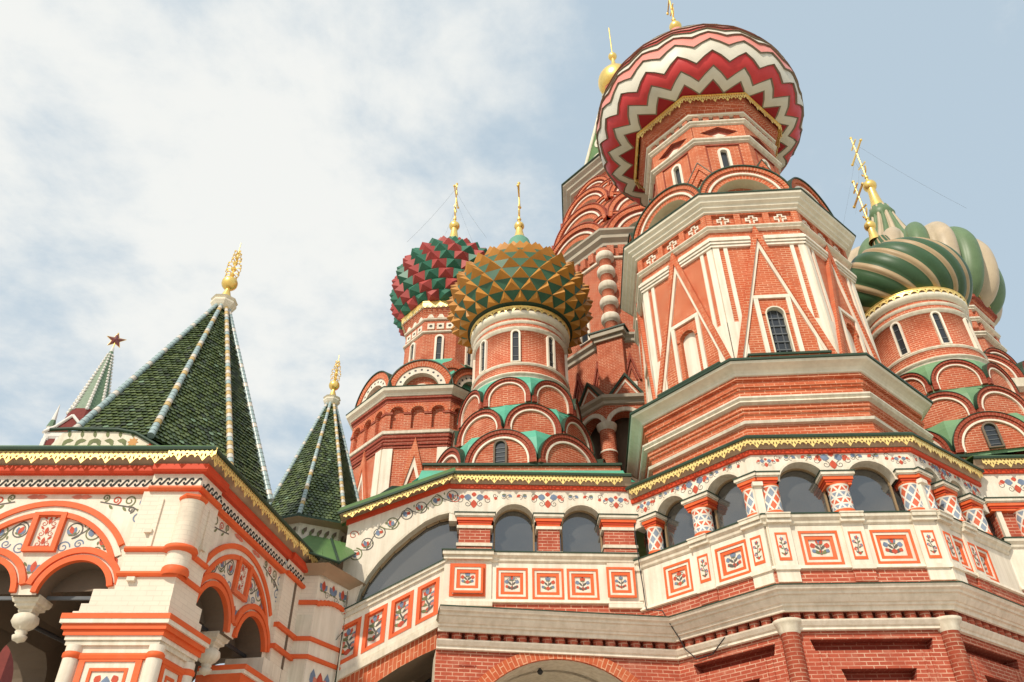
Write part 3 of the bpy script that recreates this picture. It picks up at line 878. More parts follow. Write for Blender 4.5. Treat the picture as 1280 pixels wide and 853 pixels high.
# boundaries along the profile: (distance, zigzag amplitude)
bnd = [(0, 0), (.46, .27), (1.00, .27), (1.66, .25), (2.36, .21), (2.92, .16), (3.32, .14), (3.58, .12), (4.05, .12), (4.6, .11), (5.1, .1), (5.7, .09), (6.3, .08), (7.0, .05), (7.8, .03), (al[-1], 0)]
cols = ['d_darkred', 'd_cream', 'd_red', 'd_cream', 'd_pink', 'd_cream', 'd_red', 'd_pink', 'd_cream', 'd_red', 'd_cream', 'd_red', 'd_cream', 'd_red', 'd_pink']
def dp(s, j, sub, lift):
    """point on the dome at distance s, zigzag vertex j (with sub in 0..1 towards j+1)"""
    r, z = at_s(s)
    a = R(TH0) + 2 * PI * (j + sub) / (2 * NZ)
    return (DX[0] + (r + lift) * math.cos(a), DX[1] + (r + lift) * math.sin(a), z)
for k in range(len(cols)):
    s0, a0 = bnd[k]; s1, a1 = bnd[k + 1]
    for j in range(2 * NZ):
        e0, e1 = (1, -1) if j % 2 == 0 else (-1, 1)
        L = 5
        for sub in range(2):
            t0, t1 = sub / 2, (sub + 1) / 2
            def S(t, f):
                e = e0 + (e1 - e0) * t
                lo = s0 + a0 * e; hi = s1 + a1 * e
                return lo + (hi - lo) * f
            lift = lambda f: .085 * (1 - f)
            for i in range(L):
                f0_, f1_ = i / L, (i + 1) / L
                d.face([dp(S(t0, f0_), j, t0, lift(f0_)), dp(S(t1, f0_), j, t1, lift(f0_)), dp(S(t1, f1_), j, t1, lift(f1_)), dp(S(t0, f1_), j, t0, lift(f1_))], cols[k], None, True)
            if k:       # the lip under each band
                d.face([dp(S(t0, 0), j, t0, -.01), dp(S(t1, 0), j, t1, -.01), dp(S(t1, 0), j, t1, .085), dp(S(t0, 0), j, t0, .085)], 'd_grey')
dome = T.part('dome', d)
finial(T, DX, 37.0, 37.75, .30, dome, .34)
cross(T, DX, 38.0, 3.6, dome, 1.7)

# =================================================================== round chapels with tiers of gables
def chapel(name, label, ax, teal, capm, kph, drumface='brick_red'):
    T = Thing(name, label, 'chapel', (ax[0], ax[1], 0), 'small chapels on tiers of round gables')
    tiers = ((17.34, 18.46, .86, 2.22, kph), (15.98, 17.12, .985, 2.52, kph + 22.5), (14.42, 15.75, 1.21, 3.08, kph))
    for zb, zt, hw, A, ph in tiers:
        first = True
        for j in range(8):
            k = kokoshnik(T, ph + 45 * j, A, hw, zb, zt, capm, 'brick_red', 'brick_arch_dark', 1.0)
            if zb < 15 and j == 0:
                slit_window(T, face_fr(ph, A - .07), 0, 14.5, 15.32, .17, None, 'plaster_in', 'glass_dark', fw=.06, bars=4)
    b = MB()
    n = 48
    for zb, zt, hw, A, ph in tiers:
        h = zt - zb
        b.lathe((0, 0), [(A * 1.025, zb - .1), (A * 1.02, zb + .45 * h), (A * .995, zb + .8 * h), (A * .94, zt + .07), (A * .83, zt + .24)], teal, 8, ph + 22.5, False)
    b.lathe((0, 0), [(2.03, 18.0), (2.02, 18.42), (1.97, 18.60), (1.86, 18.76)], teal, n)
    T.part('roof_slope', b)
    d = MB()
    d.lathe((0, 0), [(1.92, 18.6), (1.92, 18.78)], 'white', n)
    d.lathe((0, 0), [(1.92, 18.78), (2.0, 18.80), (1.98, 18.86), (1.86, 18.88), (1.86, 19.26)], ['cream', 'cream', 'cream', drumface], n)
    d.lathe((0, 0), [(1.86, 19.26), (1.93, 19.30), (1.90, 19.36), (1.8, 19.40)], 'cream', n)
    d.lathe((0, 0), [(1.80, 19.40), (1.80, 20.94)], drumface, n)
    for z in (20.94, 21.24):
        d.lathe((0, 0), [(1.80, z), (1.88, z + .03), (1.87, z + .07), (1.93, z + .11), (1.85, z + .14)], 'cream', n)
        d.lathe((0, 0), [(1.85, z + .14), (1.85, z + .31)], 'brick_red', n)
    d.lathe((0, 0), [(1.85, 21.52), (1.92, 21.55), (2.0, 21.64), (2.02, 21.76), (1.9, 21.80)], 'stone_mould', n)
    T.part('drum', d)
    f = face_fr(-96.0, 1.80)
    w = slit_window(T, f, 0, 19.44, 20.86, .12, fw=.07, bars=3)
    T.rot(w, [45 * j for j in range(1, 8)])
    b = MB(); fringe_round(b, 2.03, 21.98, .26, 44)
    b.lathe((0, 0), [(2.02, 21.94), (2.05, 21.96), (2.04, 22.0), (1.8, 22.05)], 'gold', n)
    b.lathe((0, 0), [(1.96, 21.72), (1.96, 21.96)], 'soffit', n)
    T.part('gold_fringe', b)
    return T
# spiked yellow and green dome
CL = (.33, 26.3)
T = chapel('round_chapel', 'round brick chapel with teal roof slopes and an orange and green spiked dome', CL, 'roof_teal', 'flash_green', -103.5)
CHL = T
def onion(prof, m=200):
    """resample a coarse profile smoothly (Catmull-Rom)"""
    out = []
    n = len(prof)
    for i in range(n - 1):
        p0 = prof[max(i - 1, 0)]; p1 = prof[i]; p2 = prof[i + 1]; p3 = prof[min(i + 2, n - 1)]
        for q in range(8):
            t = q / 8
            f = lambda k: .5 * ((2 * p1[k]) + (-p0[k] + p2[k]) * t + (2 * p0[k] - 5 * p1[k] + 4 * p2[k] - p3[k]) * t * t + (-p0[k] + 3 * p1[k] - 3 * p2[k] + p3[k]) * t ** 3)
            out.append((max(f(0), .01), f(1)))
    out.append(prof[-1])
    return out
class Prof:
    def __init__(s, prof):
        s.p = onion(prof); s.a = [0]
        for i in range(1, len(s.p)): s.a.append(s.a[-1] + math.hypot(s.p[i][0] - s.p[i - 1][0], s.p[i][1] - s.p[i - 1][1]))
        s.L = s.a[-1]
    def at(s, d):
        d = max(0, min(s.L, d))
        for i in range(1, len(s.a)):
            if d <= s.a[i]:
                t = (d - s.a[i - 1]) / max(1e-9, s.a[i] - s.a[i - 1])
                r = s.p[i - 1][0] + t * (s.p[i][0] - s.p[i - 1][0]); z = s.p[i - 1][1] + t * (s.p[i][1] - s.p[i - 1][1])
                tr = (s.p[i][0] - s.p[i - 1][0], s.p[i][1] - s.p[i - 1][1]); h = math.hypot(*tr) or 1
                return r, z, tr[1] / h, -tr[0] / h          # radius, height, outward normal (r, z)
        return s.p[-1][0], s.p[-1][1], 0, 1
def dpt(P, s, a, lift, c=(0, 0)):
    r, z, nr, nz = P.at(s)
    r2 = r + nr * lift
    return (c[0] + r2 * math.cos(a), c[1] + r2 * math.sin(a), z + nz * lift)
P = Prof([(1.7, 21.95), (2.25, 22.15), (2.64, 22.6), (2.82, 23.2), (2.78, 23.9), (2.55, 24.55), (2.1, 25.15), (1.5, 25.65), (1.0, 26.05), (.68, 26.6), (.46, 27.4)])
d = MB(); N = 24
smax = P.L - 1.35
step = .50; s = .48; rows = []
while s < smax: rows.append(s); s += step * (0.62 + .38 * min(1, P.at(s)[0] / 2.6))
rows.append(smax)
d.lathe((0, 0), [(1.6, 22.0), (1.7, 21.97)] + [P.at(rows[0] * i / 4)[:2] for i in range(1, 5)], 'flash_green', 48)  # dark green paints in the shaded gap below the lowest spikes
for i in range(len(rows) - 1):
    s0, s1 = rows[i], rows[i + 1]
    for j in range(N):
        da = 2 * PI / N; off = (i % 2) * .5
        a = (j + off) * da
        A_ = dpt(P, s0, a - da / 2, 0); B_ = dpt(P, s0, a + da / 2, 0); C_ = dpt(P, s1, a, 0); D_ = dpt(P, s1, a + da, 0)
        ap = dpt(P, s0 + (s1 - s0) * .50, a, .26 * P.at(s0)[0] / 2.78 + .02)
        d.face([A_, B_, ap], 'd_orange'); d.face([B_, C_, ap], 'd_orange'); d.face([C_, A_, ap], 'd_orange')
        d.face([B_, D_, C_], 'd_green')
n = 24
d.lathe((0, 0), [P.at(smax)[:2], P.at(smax + .2)[:2], P.at(smax + .35)[:2], P.at(smax + .5)[:2], P.at(smax + .6)[:2]], ['d_orange', 'd_green', 'd_orange', 'd_green'], n)
d.lathe((0, 0), [P.at(smax + .6)[:2], P.at(smax + .9)[:2], P.at(P.L)[:2], (.30, 27.6)], 'd_teal', n)
dome = T.part('dome', d)
finial(T, (0, 0), 27.6, 28.43, .23, dome, .30)
cross(T, (0, 0), 28.6, 2.75, dome, 1.4)

# swirled green and sand dome
CR = (15.95, 25.2)
T = chapel('round_chapel', 'round brick chapel under the dark green and sand dome with thin swirled stripes', CR, 'roof_sage', 'flash_green', -103.5)
CHR = T
P = Prof([(1.72, 21.98), (2.15, 22.3), (2.44, 22.8), (2.54, 23.35), (2.44, 23.95), (2.10, 24.5), (1.55, 24.95), (.95, 25.35), (.52, 25.85), (.33, 26.45)])
d = MB(); N = 26; SUB = 5; LV = 44
def swirl(d, P, N, SUB, LV, tw, bulge, ca, cb, c=(0, 0), a00=0.0, pw=1.0, wide=0.0):
    for i in range(LV):
        s0, s1 = P.L * i / LV, P.L * (i + 1) / LV
        for j in range(N):
            for k in range(SUB):
                q = []
                for s_, kk in ((s0, k), (s0, k + 1), (s1, k + 1), (s1, k)):
                    f = kk / SUB
                    o0, o1 = (-wide, wide) if j % 2 else (wide, -wide)
                    a = a00 + 2 * PI / N * (j + f + o0 + (o1 - o0) * f) + tw(s_ / P.L)
                    r = P.at(s_)[0]
                    q.append(dpt(P, s_, a, bulge * r * (max(0.0, math.sin(PI * f)) ** pw), c))
                d.face(q, ca if j % 2 else cb, None, False if bulge < .02 else True)
swirl(d, P, N, SUB, LV, lambda t: -2.1 * t, .026, 'd_leaf', 'd_sand', (0, 0), 0.0, 1.0, .19)
d.lathe((0, 0), [(1.5, 22.02), (1.74, 21.97)], 'd_leaf', 32)
dome = T.part('dome', d)
cc = (-.22, 0)
finial(T, cc, 26.35, 27.31, .25, dome, .30)
cross(T, cc, 27.5, 2.7, dome, 1.4)

# =================================================================== church with the red and green spiked dome
WX, WY = -3.26, 32.5
T = Thing('octagonal_church', 'brick octagonal church with blind arcade under the red and green spiked dome', 'church', (WX, WY, 0))
WS = (-.5, 0)
A0 = 3.25
b = MB()
octa(b, [(A0, 8), (A0, 19.2)], 'brick_red', WS)
octa(b, [(A0, 18.8), (A0 + .05, 18.81), (A0 + .05, 18.95), (A0 + .1, 18.96), (A0 + .1, 19.12)], 'brick_dark', WS)
octa(b, [(A0 - .1, 19.2), (A0 - .1, 20.75)], 'brick_red', WS)
octa(b, [(A0, 20.7), (A0 + .08, 20.72), (A0 + .08, 20.86), (A0 + .16, 20.88), (A0 + .16, 20.98)], 'brick_dark', WS)
T.part('shaft', b)
b = MB()
octa(b, [(A0, 19.12), (A0 + .16, 19.14), (A0 + .18, 19.26), (A0, 19.34)], 'cream', WS)
T.part('string_moulding', b)
b = MB()
octa(b, [(A0 + .14, 20.98), (A0 + .2, 21.0), (A0 + .26, 21.1), (A0 + .38, 21.18), (A0 + .42, 21.3), (A0 + .44, 21.36), (2.6, 21.7)], ['stone_mould'] * 4 + ['flash_green'] * 2, WS)
T.part('cornice', b)
hw = A0 * math.tan(PI / 8)
def wfr(th, A):
    f = face_fr(th, A); return Fr((f.P[0] + WS[0], f.P[1] + WS[1]), f.psi)
for j in (-2, -1, 0, 1, 2):
    fr = wfr(TH0 + 45 * j, A0)
    b = MB()
    ac = [-.88, 0, .88]
    b.plate(fr, rect(-hw - .03, hw + .03, 19.34, 20.72), [archhole(c, 19.42, 20.2, .27) for c in ac], -.25, .06, 'brick_red')
    for c in ac: b.arch(fr, c, 20.2, .30, .42, .05, .12, 'brick_arch')
    for c in (-hw + .12, -.44, .44, hw - .12): b.box(fr, c - .16, c + .16, .05, .11, 20.12, 20.22, 'brick_dark')
    T.part('blind_arcade', b)
    b = MB()
    chevron(b, fr, .85, .66, 15.6, 18.95, 18.1, 0, .12, 'brick_arch')
    chevron(b, fr, .66, .56, 15.6, 18.1, 17.6, 0, .07, 'white')
    for z0, z1, w_ in ((18.62, 18.72, .10), (18.5, 18.6, .05)):
        b.box(fr, -hw, -.12, 0, w_, z0, z1, 'brick_dark'); b.box(fr, .12, hw, 0, w_, z0, z1, 'brick_dark')
    T.part('gable', b)
    for s in (-1, 1):
        b = MB()
        u0, u1 = sorted((s * (hw - .42), s * hw)); b.box(fr, u0, u1, 0, .09, 15.95, 18.45, 'white')
        u0, u1 = sorted((s * (hw - .48), s * (hw + .02))); b.box(fr, u0, u1, 0, .16, 15.78, 15.95, 'cream')
        T.part('pilaster', b)
    # gable with a white ring of round holes
    mb = MB(); K = 1.42; f = wfr(TH0 + 45 * j, A0 + .05); zs = 21.42; ez = 1.06
    mb.arch(f, 0, zs, K * .80, K, -1.0, 0, 'brick_arch', 0, PI, 22, ez)
    mb.arch(f, 0, zs, K * .58, K * .80, -.6, -.05, 'white', 0, PI, 22, ez)
    for q in range(11):
        a = PI * (q + .5) / 11; x, z = K * .69 * math.cos(a), zs + K * .69 * math.sin(a) * ez
        mb.poly(f, [(x + .055 * math.cos(2 * PI * e / 8), z + .055 * math.sin(2 * PI * e / 8)) for e in range(8)], -.046, 'iron')
    mb.poly(f, [(-K * .6, zs), (K * .6, zs)] + arc(0, zs, K * .6, 0, PI, 18, ez), -.35, 'brick_red')
    mb.arch(f, 0, zs + .02, .24, .42, -.4, -.25, 'white', 0, PI, 14, 1)
    mb.poly(f, arc(0, zs + .02, .25, 0, PI, 10), -.34, 'glass_dark')
    mb.arch(f, 0, zs, K, K * 1.035, -1.0, .05, 'flash_green', 0, PI, 22, ez)
    T.part('kokoshnik', mb)
b = MB()
octa(b, [(3.1, 21.5), (2.4, 23.0), (1.95, 24.0)], 'roof_teal', (-.2, 0))
T.part('roof_slope', b)
for j in range(8):        # pointed gables round the foot of the drum
    f = face_fr(TH0 + 22.5 + 45 * j, 2.6); b = MB()
    f = Fr((f.P[0] - .2, f.P[1]), f.psi)
    o = [(-.85, 22.6), (.85, 22.6), (.8, 22.95), (.5, 23.3), (.18, 23.48), (0, 23.75), (-.18, 23.48), (-.5, 23.3), (-.8, 22.95)]
    b.plate(f, o, [], -.8, 0, 'brick_red', 'flash_green')
    b.arch(f, 0, 22.6, .5, .66, 0, .05, 'brick_arch', 0, PI, 14)
    T.part('pointed_gable', b)
DW_ = (-.05, 0); DA = 1.90
b = MB()
octa(b, [(DA, 21.5), (DA, 25.6)], 'brick_red', DW_)
octa(b, [(DA, 25.7), (DA, 26.35)], 'brick_red', DW_)
octa(b, [(DA, 26.5), (DA + .05, 26.7), (DA + .2, 27.02)], 'brick_red', DW_)
T.part('drum', b)
b = MB()
for z in (25.58, 26.36): octa(b, [(DA, z), (DA + .09, z + .03), (DA + .10, z + .1), (DA, z + .14)], 'cream', DW_)
octa(b, [(DA + .2, 27.02), (DA + .26, 27.04), (DA + .26, 27.12), (DA, 27.3)], 'stone_mould', DW_)
T.part('drum_moulding', b)
for j in range(-3, 3):
    f = face_fr(TH0 + 45 * j, DA); f = Fr((f.P[0] + DW_[0], f.P[1]), f.psi)
    slit_window(T, f, 0, 23.95, 25.35, .12, fw=.10, bars=2)
    w_ = DA * math.tan(PI / 8)
    b = MB()
    for c in (-.46, 0, .46):
        b.plate(f, rect(c - .17, c + .17, 25.82, 26.16), [[(c + .085 * math.cos(e * PI / 5), 25.99 + .085 * math.sin(e * PI / 5)) for e in range(10)]], -.02, .05, 'white')
        b.box(f, c - .1, c + .1, -.01, .012, 25.89, 26.09, 'iron')
    T.part('hole_frieze', b)
    b = MB()
    for c in (-.5, 0, .5):
        b.plate(f, [(c - .17, 26.52), (c + .17, 26.52), (c, 26.85)], [], 0, .06, 'white')
    T.part('tooth_row', b)
    b = MB(); f = face_fr(TH0 + 45 * j, DA + .28); f = Fr((f.P[0] + DW_[0], f.P[1]), f.psi); w_ = (DA + .28) * math.tan(PI / 8)
    o = [(-w_, 27.36), (-w_, 27.14)]
    for q in range(7): o += [(-w_ + (q + .5) * w_ * 2 / 7, 26.98), (-w_ + (q + 1) * w_ * 2 / 7, 27.14)]
    o.append((w_, 27.36))
    b.plate(f, o, [], -.03, 0, 'gold_fringe'); b.box(f, -w_, w_, -.05, .02, 27.33, 27.37, 'gold')
    T.part('gold_fringe', b)
P = Prof([(1.95, 27.2), (2.35, 27.5), (2.66, 28.1), (2.82, 28.9), (2.84, 29.7), (2.66, 30.6), (2.25, 31.4), (1.6, 32.05), (1.0, 32.5), (.62, 33.0), (.42, 33.55)])
d = MB(); N = 24; smax = P.L - 1.25
d.lathe((0, 0), [(1.7, 27.25), P.at(0)[:2], P.at(.2)[:2], P.at(.4)[:2]], 'd_wgreen', 40)
rows = []; s = .35
while s < smax: rows.append(s); s += .60 * (.6 + .4 * min(1, P.at(s)[0] / 2.7))
rows.append(smax)
for i in range(len(rows) - 1):
    s0, s1 = rows[i], rows[min(i + 2, len(rows) - 1)]
    if i + 2 >= len(rows): s1 = rows[-1]
    sm = rows[i + 1]; s1 = rows[i + 1] * 1.0 if False else rows[i + 1]
    for j in range(N):
        da = 2 * PI / N; a = (j + .5 * (i % 2)) * da
        q = [dpt(P, s0, a - da / 2, 0), dpt(P, s0, a + da / 2, 0), dpt(P, s1, a + da / 2, 0), dpt(P, s1, a - da / 2, 0)]
        ap = dpt(P, s0 + (s1 - s0) * .45, a, .29 * P.at(s0)[0] / 2.8 + .03)
        m = 'd_wred' if (j + (i + 1) // 2) % 2 else 'd_wgreen'
        for e in range(4): d.face([q[e], q[(e + 1) % 4], ap], m)
st = ['d_wgreen', 'd_darkred'] * 5
d.lathe((0, 0), [P.at(smax + .075 * i)[:2] for i in range(11)], st, 24, 0, False)
d.lathe((0, 0), [P.at(smax + .75)[:2], P.at(P.L)[:2], (.28, 33.7)], 'd_teal', 24)
dome = T.part('dome', d)
finial(T, (0, 0), 33.6, 34.76, .30, dome, .34)
cross(T, (0, 0), 35.0, 3.3, dome, 1.7)
chains(T, (0, 0), 37.2, 3.0, 31.6, dome)

# =================================================================== church with the great lobed dome
EX, EY = 20.85, 32.0
T = Thing('octagonal_church', 'half hidden brick church under the fat lobed pale green and sand dome', 'church', (EX, EY, 0))
b = MB()
octa(b, [(3.7, 8), (3.7, 20.6), (4.0, 20.7), (4.05, 21.1), (3.2, 21.6)], ['brick_red', 'cream', 'cream', 'flash_green'])
DA = 2.45
octa(b, [(DA + .15, 21.0), (DA, 24.5)], 'brick_red')
T.part('shaft', b)
for j in range(-2, 4):
    kokoshnik(T, TH0 + 45 * j, 3.4, 1.36, 21.3, 22.9)
    kokoshnik(T, TH0 + 22.5 + 45 * j, 2.95, .95, 22.3, 23.6)
b = MB()
octa(b, [(DA, 24.5), (DA, 24.9)], 'brick_red'); octa(b, [(DA, 24.9), (DA, 26.1)], 'brick_red')
octa(b, [(DA, 26.1), (DA + .05, 26.2), (DA + .3, 26.5)], 'brick_red')
T.part('drum', b)
b = MB()
for z in (24.45, 25.3, 26.0):
    octa(b, [(DA, z), (DA + .16, z + .04), (DA + .14, z + .10), (DA + .22, z + .15), (DA + .22, z + .22), (DA, z + .28)], 'cream')
octa(b, [(DA + .3, 26.5), (DA + .42, 26.55), (DA + .44, 26.75), (DA, 26.9)], 'brick_dark')
T.part('drum_moulding', b)
for j in range(-2, 3):
    f = face_fr(TH0 + 45 * j, DA); b = MB()
    b.plate(f, rect(-.5, .5, 25.62, 25.98), [[(-.3, 25.68), (.3, 25.68), (.22, 25.82), (0, 25.95), (-.22, 25.82)]], -.02, .08, 'brick_red')
    for u in (-.8, .8): b.box(f, u - .13, u + .13, 0, .12, 24.95, 25.3, 'brick_red'); b.box(f, u - .13, u + .13, 0, .14, 25.6, 26.0, 'brick_red')
    T.part('niche', b)
    slit_window(T, f, 0, 22.9, 24.0, .14, fw=.1)
    b = MB(); f5 = face_fr(TH0 + 45 * j, DA + .46); w5 = (DA + .46) * math.tan(PI / 8)
    fringe(b, f5, -w5, w5, 27.05, .32, .5, 0); b.box(f5, -w5, w5, -.05, .02, 27.04, 27.08, 'gold')
    T.part('gold_fringe', b)
P = Prof([(2.1, 26.85), (2.75, 27.05), (3.16, 27.6), (3.38, 28.4), (3.44, 29.25), (3.34, 30.05), (2.98, 30.8), (2.32, 31.4), (1.58, 31.95), (1.05, 32.75), (.68, 34.2), (.45, 35.6)])
d = MB()
swirl(d, P, 18, 8, 48, lambda t: .75 * t * t, .19, 'd_lgreen', 'd_lsand', (0, 0), .35, .6)
d.lathe((0, 0), [P.at(P.L - .9)[:2], (.72, 35.0), (.48, 35.65), (.3, 35.75)], 'd_lgreen', 24)
dome = T.part('dome', d)
finial(T, (0, 0), 35.6, 37.55, .38, dome, .44)
cross(T, (0, 0), 37.9, 4.0, dome, 1.9, thick=.06)
chains(T, (0, 0), 40.4, 4.0, 32.5, dome)

# =================================================================== central tower with tent roof
CXY = (7.7, 36.0)
T = Thing('central_tower', 'tallest brick tower with tiers of red gables and a small plain gold dome', 'church tower', (CXY[0], CXY[1], 0))
b = MB()
octa(b, [(6.6, 8), (6.6, 24.2), (6.1, 24.9), (6.1, 30.7)], ['brick_red', 'brick_dark', 'brick_red'])
T.part('shaft', b)
b = MB()
octa(b, [(6.6, 24.2), (6.7, 24.25), (6.72, 24.4), (6.85, 24.5), (6.86, 24.62), (6.1, 25.0)], ['stone_shaded'] * 4 + ['flash_green'])
T.part('cornice', b)
b = MB()
octa(b, [(6.1, 29.9), (6.2, 29.93), (6.2, 30.05), (6.1, 30.1)], 'cream')
T.part('string_moulding', b)
b = MB()
octa(b, [(6.1, 30.75), (6.2, 30.8), (6.22, 31.0), (6.42, 31.15), (6.44, 31.35), (6.62, 31.5), (6.64, 31.62), (5.6, 31.9)], ['stone_shaded'] * 6 + ['flash_green'])
T.part('cornice', b)
hw = 6.1 * math.tan(PI / 8)
for j in range(-2, 2):
    b = MB(); f = face_fr(TH0 + 45 * j, 6.1)
    for i in range(9):
        u = -hw + (i + .5) * 2 * hw / 9; b.box(f, u - .17, u + .17, 0, .18, 30.15, 30.75, 'brick_red')
    T.part('dentil_row', b)
    b = MB(); f = face_fr(TH0 + 45 * j, 6.6)
    for i in range(4):
        u = -1.9 + i * 1.27
        for o, i_, w_ in ((.42, .32, .10), (.26, .18, .06)):
            chevron(b, Fr((f.pt(u, 0, 0)[0], f.pt(u, 0, 0)[1]), f.psi), o, i_, 22.1, 22.1 + o * 3.6, 22.1 + i_ * 3.6, 0, w_, 'brick_dark')
        b.plate(f, rect(u - .2, u + .2, 21.5, 22.0), [rect(u - .1, u + .1, 21.6, 21.9)], -.05, .08, 'white')
        b.poly(f, rect(u - .1, u + .1, 21.6, 21.9), .01, 'iron')
    T.part('gable_row', b)
    slit_window(T, face_fr(TH0 + 45 * j, 6.1), -.8, 25.6, 28.4, .22, fw=.14)
    slit_window(T, face_fr(TH0 + 45 * j, 6.1), .8, 25.6, 28.4, .22, fw=.14)
# corner shafts: pier, then a banded column
for j in range(-2, 2):
    th = TH0 - 22.5 + 45 * j; a = R(th)
    b = MB(); f = face_fr(th, 6.95)
    b.box(f, -.62, .62, -.8, .3, 20.2, 24.3, 'brick_red')
    b.box(f, -.70, .70, -.8, .42, 24.3, 24.5, 'stone_shaded'); b.box(f, -.82, .82, -.8, .55, 24.5, 24.72, 'stone_shaded'); b.box(f, -.9, .9, -.8, .6, 24.72, 24.8, 'flash_green')
    T.part('corner_pier', b)
    b = MB(); c = f.pt(0, -.25, 0)[:2]
    pr = [(.4, 24.8), (.5, 24.85), (.30, 25.15)]
    for k in range(5):
        z = 25.2 + k * 1.0
        pr += [(.31, z), (.31, z + .45), (.42, z + .50), (.46, z + .60), (.46, z + .80), (.42, z + .90), (.31, z + .95)]
    pr += [(.31, 30.4)]
    ms = []
    for k in range(len(pr) - 1):
        kk = (k - 3) % 7
        ms.append('stone_shaded' if k < 3 else ('brick_red' if kk in (0, 6) else 'cream'))
    b.lathe(c, pr, ms, 20)
    T.part('corner_column', b)
# tiers of gables narrowing to the tent
for z0, A, hw_, n0 in ((31.7, 5.85, 2.36, 0), (33.2, 5.45, 1.2, 1), (34.0, 5.2, 2.1, 0), (35.5, 4.85, 1.06, 1), (36.2, 4.6, 1.84, 0), (37.5, 4.25, .92, 1), (38.0, 3.95, 1.56, 0)):
    for j in range(-3, 3):
        th = TH0 + 45 * j + (22.5 if n0 else 0)
        f = face_fr(th, A); mb = MB(); h = hw_
        mb.arch(f, 0, z0, h * .88, h, -1.4, 0, 'brick_arch', 0, PI, 18, 1)
        mb.arch(f, 0, z0, h * .80, h * .88, -.6, -.10, 'brick_dark', 0, PI, 18, 1)
        mb.arch(f, 0, z0, h * .75, h * .80, -.6, -.06, 'white', 0, PI, 18, 1)
        mb.arch(f, 0, z0, h * .60, h * .75, -.6, -.14, 'brick_arch', 0, PI, 18, 1, side='cream')
        mb.poly(f, arc(0, z0, h * .62, 0, PI, 14), -.45, 'white' if n0 else 'stone_shaded')
        if n0:
            mb.poly(f, [(math.cos(q * PI / 6) * (h * .3 if q % 2 else h * .14), z0 + h * .28 + math.sin(q * PI / 6) * (h * .3 if q % 2 else h * .14)) for q in range(12)], -.44, 'iron')
        mb.arch(f, 0, z0, h, h * 1.03, -1.4, .05, 'brick_dark', 0, PI, 18, 1)
        T.part('kokoshnik', mb)
b = MB()
octa(b, [(5.4, 31.7), (4.5, 35.5), (3.6, 39.3)], 'brick_red')
octa(b, [(3.6, 39.3), (3.75, 39.62), (3.92, 39.68), (3.95, 39.88), (4.15, 39.98), (4.18, 40.14), (4.38, 40.28), (4.4, 40.40), (4.48, 40.42), (4.48, 40.5), (3.2, 41.0)], ['brick_red'] + ['stone_shaded'] * 6 + ['flash_green'] * 3)
T.part('upper_wall', b)
b = MB()
octa(b, [(3.2, 40.8), (3.0, 41.8), (1.05, 51.0)], ['brick_red', 'roof_green'])
for k in range(8):
    a = R(PH8 + 45 * k)
    b.tube([(3.05 * K8 * math.cos(a), 3.05 * K8 * math.sin(a), 41.8), (1.1 * K8 * math.cos(a), 1.1 * K8 * math.sin(a), 51.0)], .12, 'cream', 6)
    th = R(TH0 + 45 * k)
    for i in range(4):
        rr = 2.9 - i * .47; z = 42.4 + i * 2.2; f = face_fr(TH0 + 45 * k, rr)
        b.arch(f, 0, z, .3, .48, -.2, .12, 'cream', 0, 2 * PI, 14)
T.part('tent_roof', b)
b = MB()
octa(b, [(1.05, 51.0), (1.2, 51.1), (1.2, 51.3), (.9, 51.4), (.85, 52.6), (1.0, 52.7)], ['stone_shaded', 'stone_shaded', 'brick_red', 'brick_red', 'stone_shaded'])
T.part('drum', b)
d = MB()
P = Prof([(.80, 52.5), (1.12, 52.7), (1.30, 53.25), (1.25, 53.85), (.95, 54.4), (.5, 54.9), (.25, 55.4), (.14, 56.0)])
d.lathe((0, 0), [P.at(P.L * i / 24)[:2] for i in range(25)], 'gold', 28)
dome = T.part('dome', d)
b = MB(); b.sphere((0, 0, 56.7), .33, 'gold'); b.lathe((0, 0), [(.14, 55.9), (.12, 56.5)], 'gold', 10); b.tube([(0, 0, 57.0), (0, 0, 60.6)], .05, 'gold', 6)
T.part('finial', b, dome)
# loggia round the tower's foot
b = MB(); A1 = 7.9
for j in range(-2, 2):
    f = face_fr(TH0 + 45 * j, A1); w_ = A1 * math.tan(PI / 8)
    cs = [-w_ + w_ * 2 * (i + .5) / 4 for i in range(4)]
    b = MB()
    b.plate(f, rect(-w_, w_, 14.5, 20.0), [archhole(c, 14.5, 19.0, .68) for c in cs], -.5, 0, 'brick_red')
    for c in cs: b.arch(f, c, 19.0, .68, .86, 0, .08, 'cream')
    T.part('arcade_wall', b)
    b = MB()
    for c in [-w_ + w_ * 2 * i / 4 for i in range(5)]:
        p = f.pt(c, .02, 0)[:2]
        b.lathe(p, [(.34, 14.5), (.34, 15.6), (.40, 15.65), (.40, 15.75), (.30, 15.8), (.30, 16.4), (.36, 16.45), (.36, 16.5), (.30, 16.55), (.30, 17.6), (.36, 17.65), (.36, 17.72), (.30, 17.77), (.30, 18.7), (.38, 18.8), (.42, 18.98)], ['brick_red'] * 2 + ['cream'] * 2 + ['brick_red'] * 2 + ['cream'] * 2 + ['brick_red'] * 2 + ['cream'] * 2 + ['brick_red'] + ['cream'] * 2, 16)
    T.part('column_row', b)
    b = MB()
    for c in (cs[0] + .1, cs[1] + .1, cs[2], cs[3]):
        o = [(c - .78, 20.4), (c + .78, 20.4), (c, 21.5)]
        b.plate(f, o, [], -.6, .05, 'brick_red', 'flash_green')
        f2 = Fr(f.pt(c, 0, 0)[:2], f.psi)
        chevron(b, f2, .80, .68, 20.38, 21.55, 21.38, -.6, .14, 'flash_green'); chevron(b, f2, .56, .47, 20.42, 21.22, 21.10, 0, .08, 'white')
    T.part('gable_row', b)
b = MB()
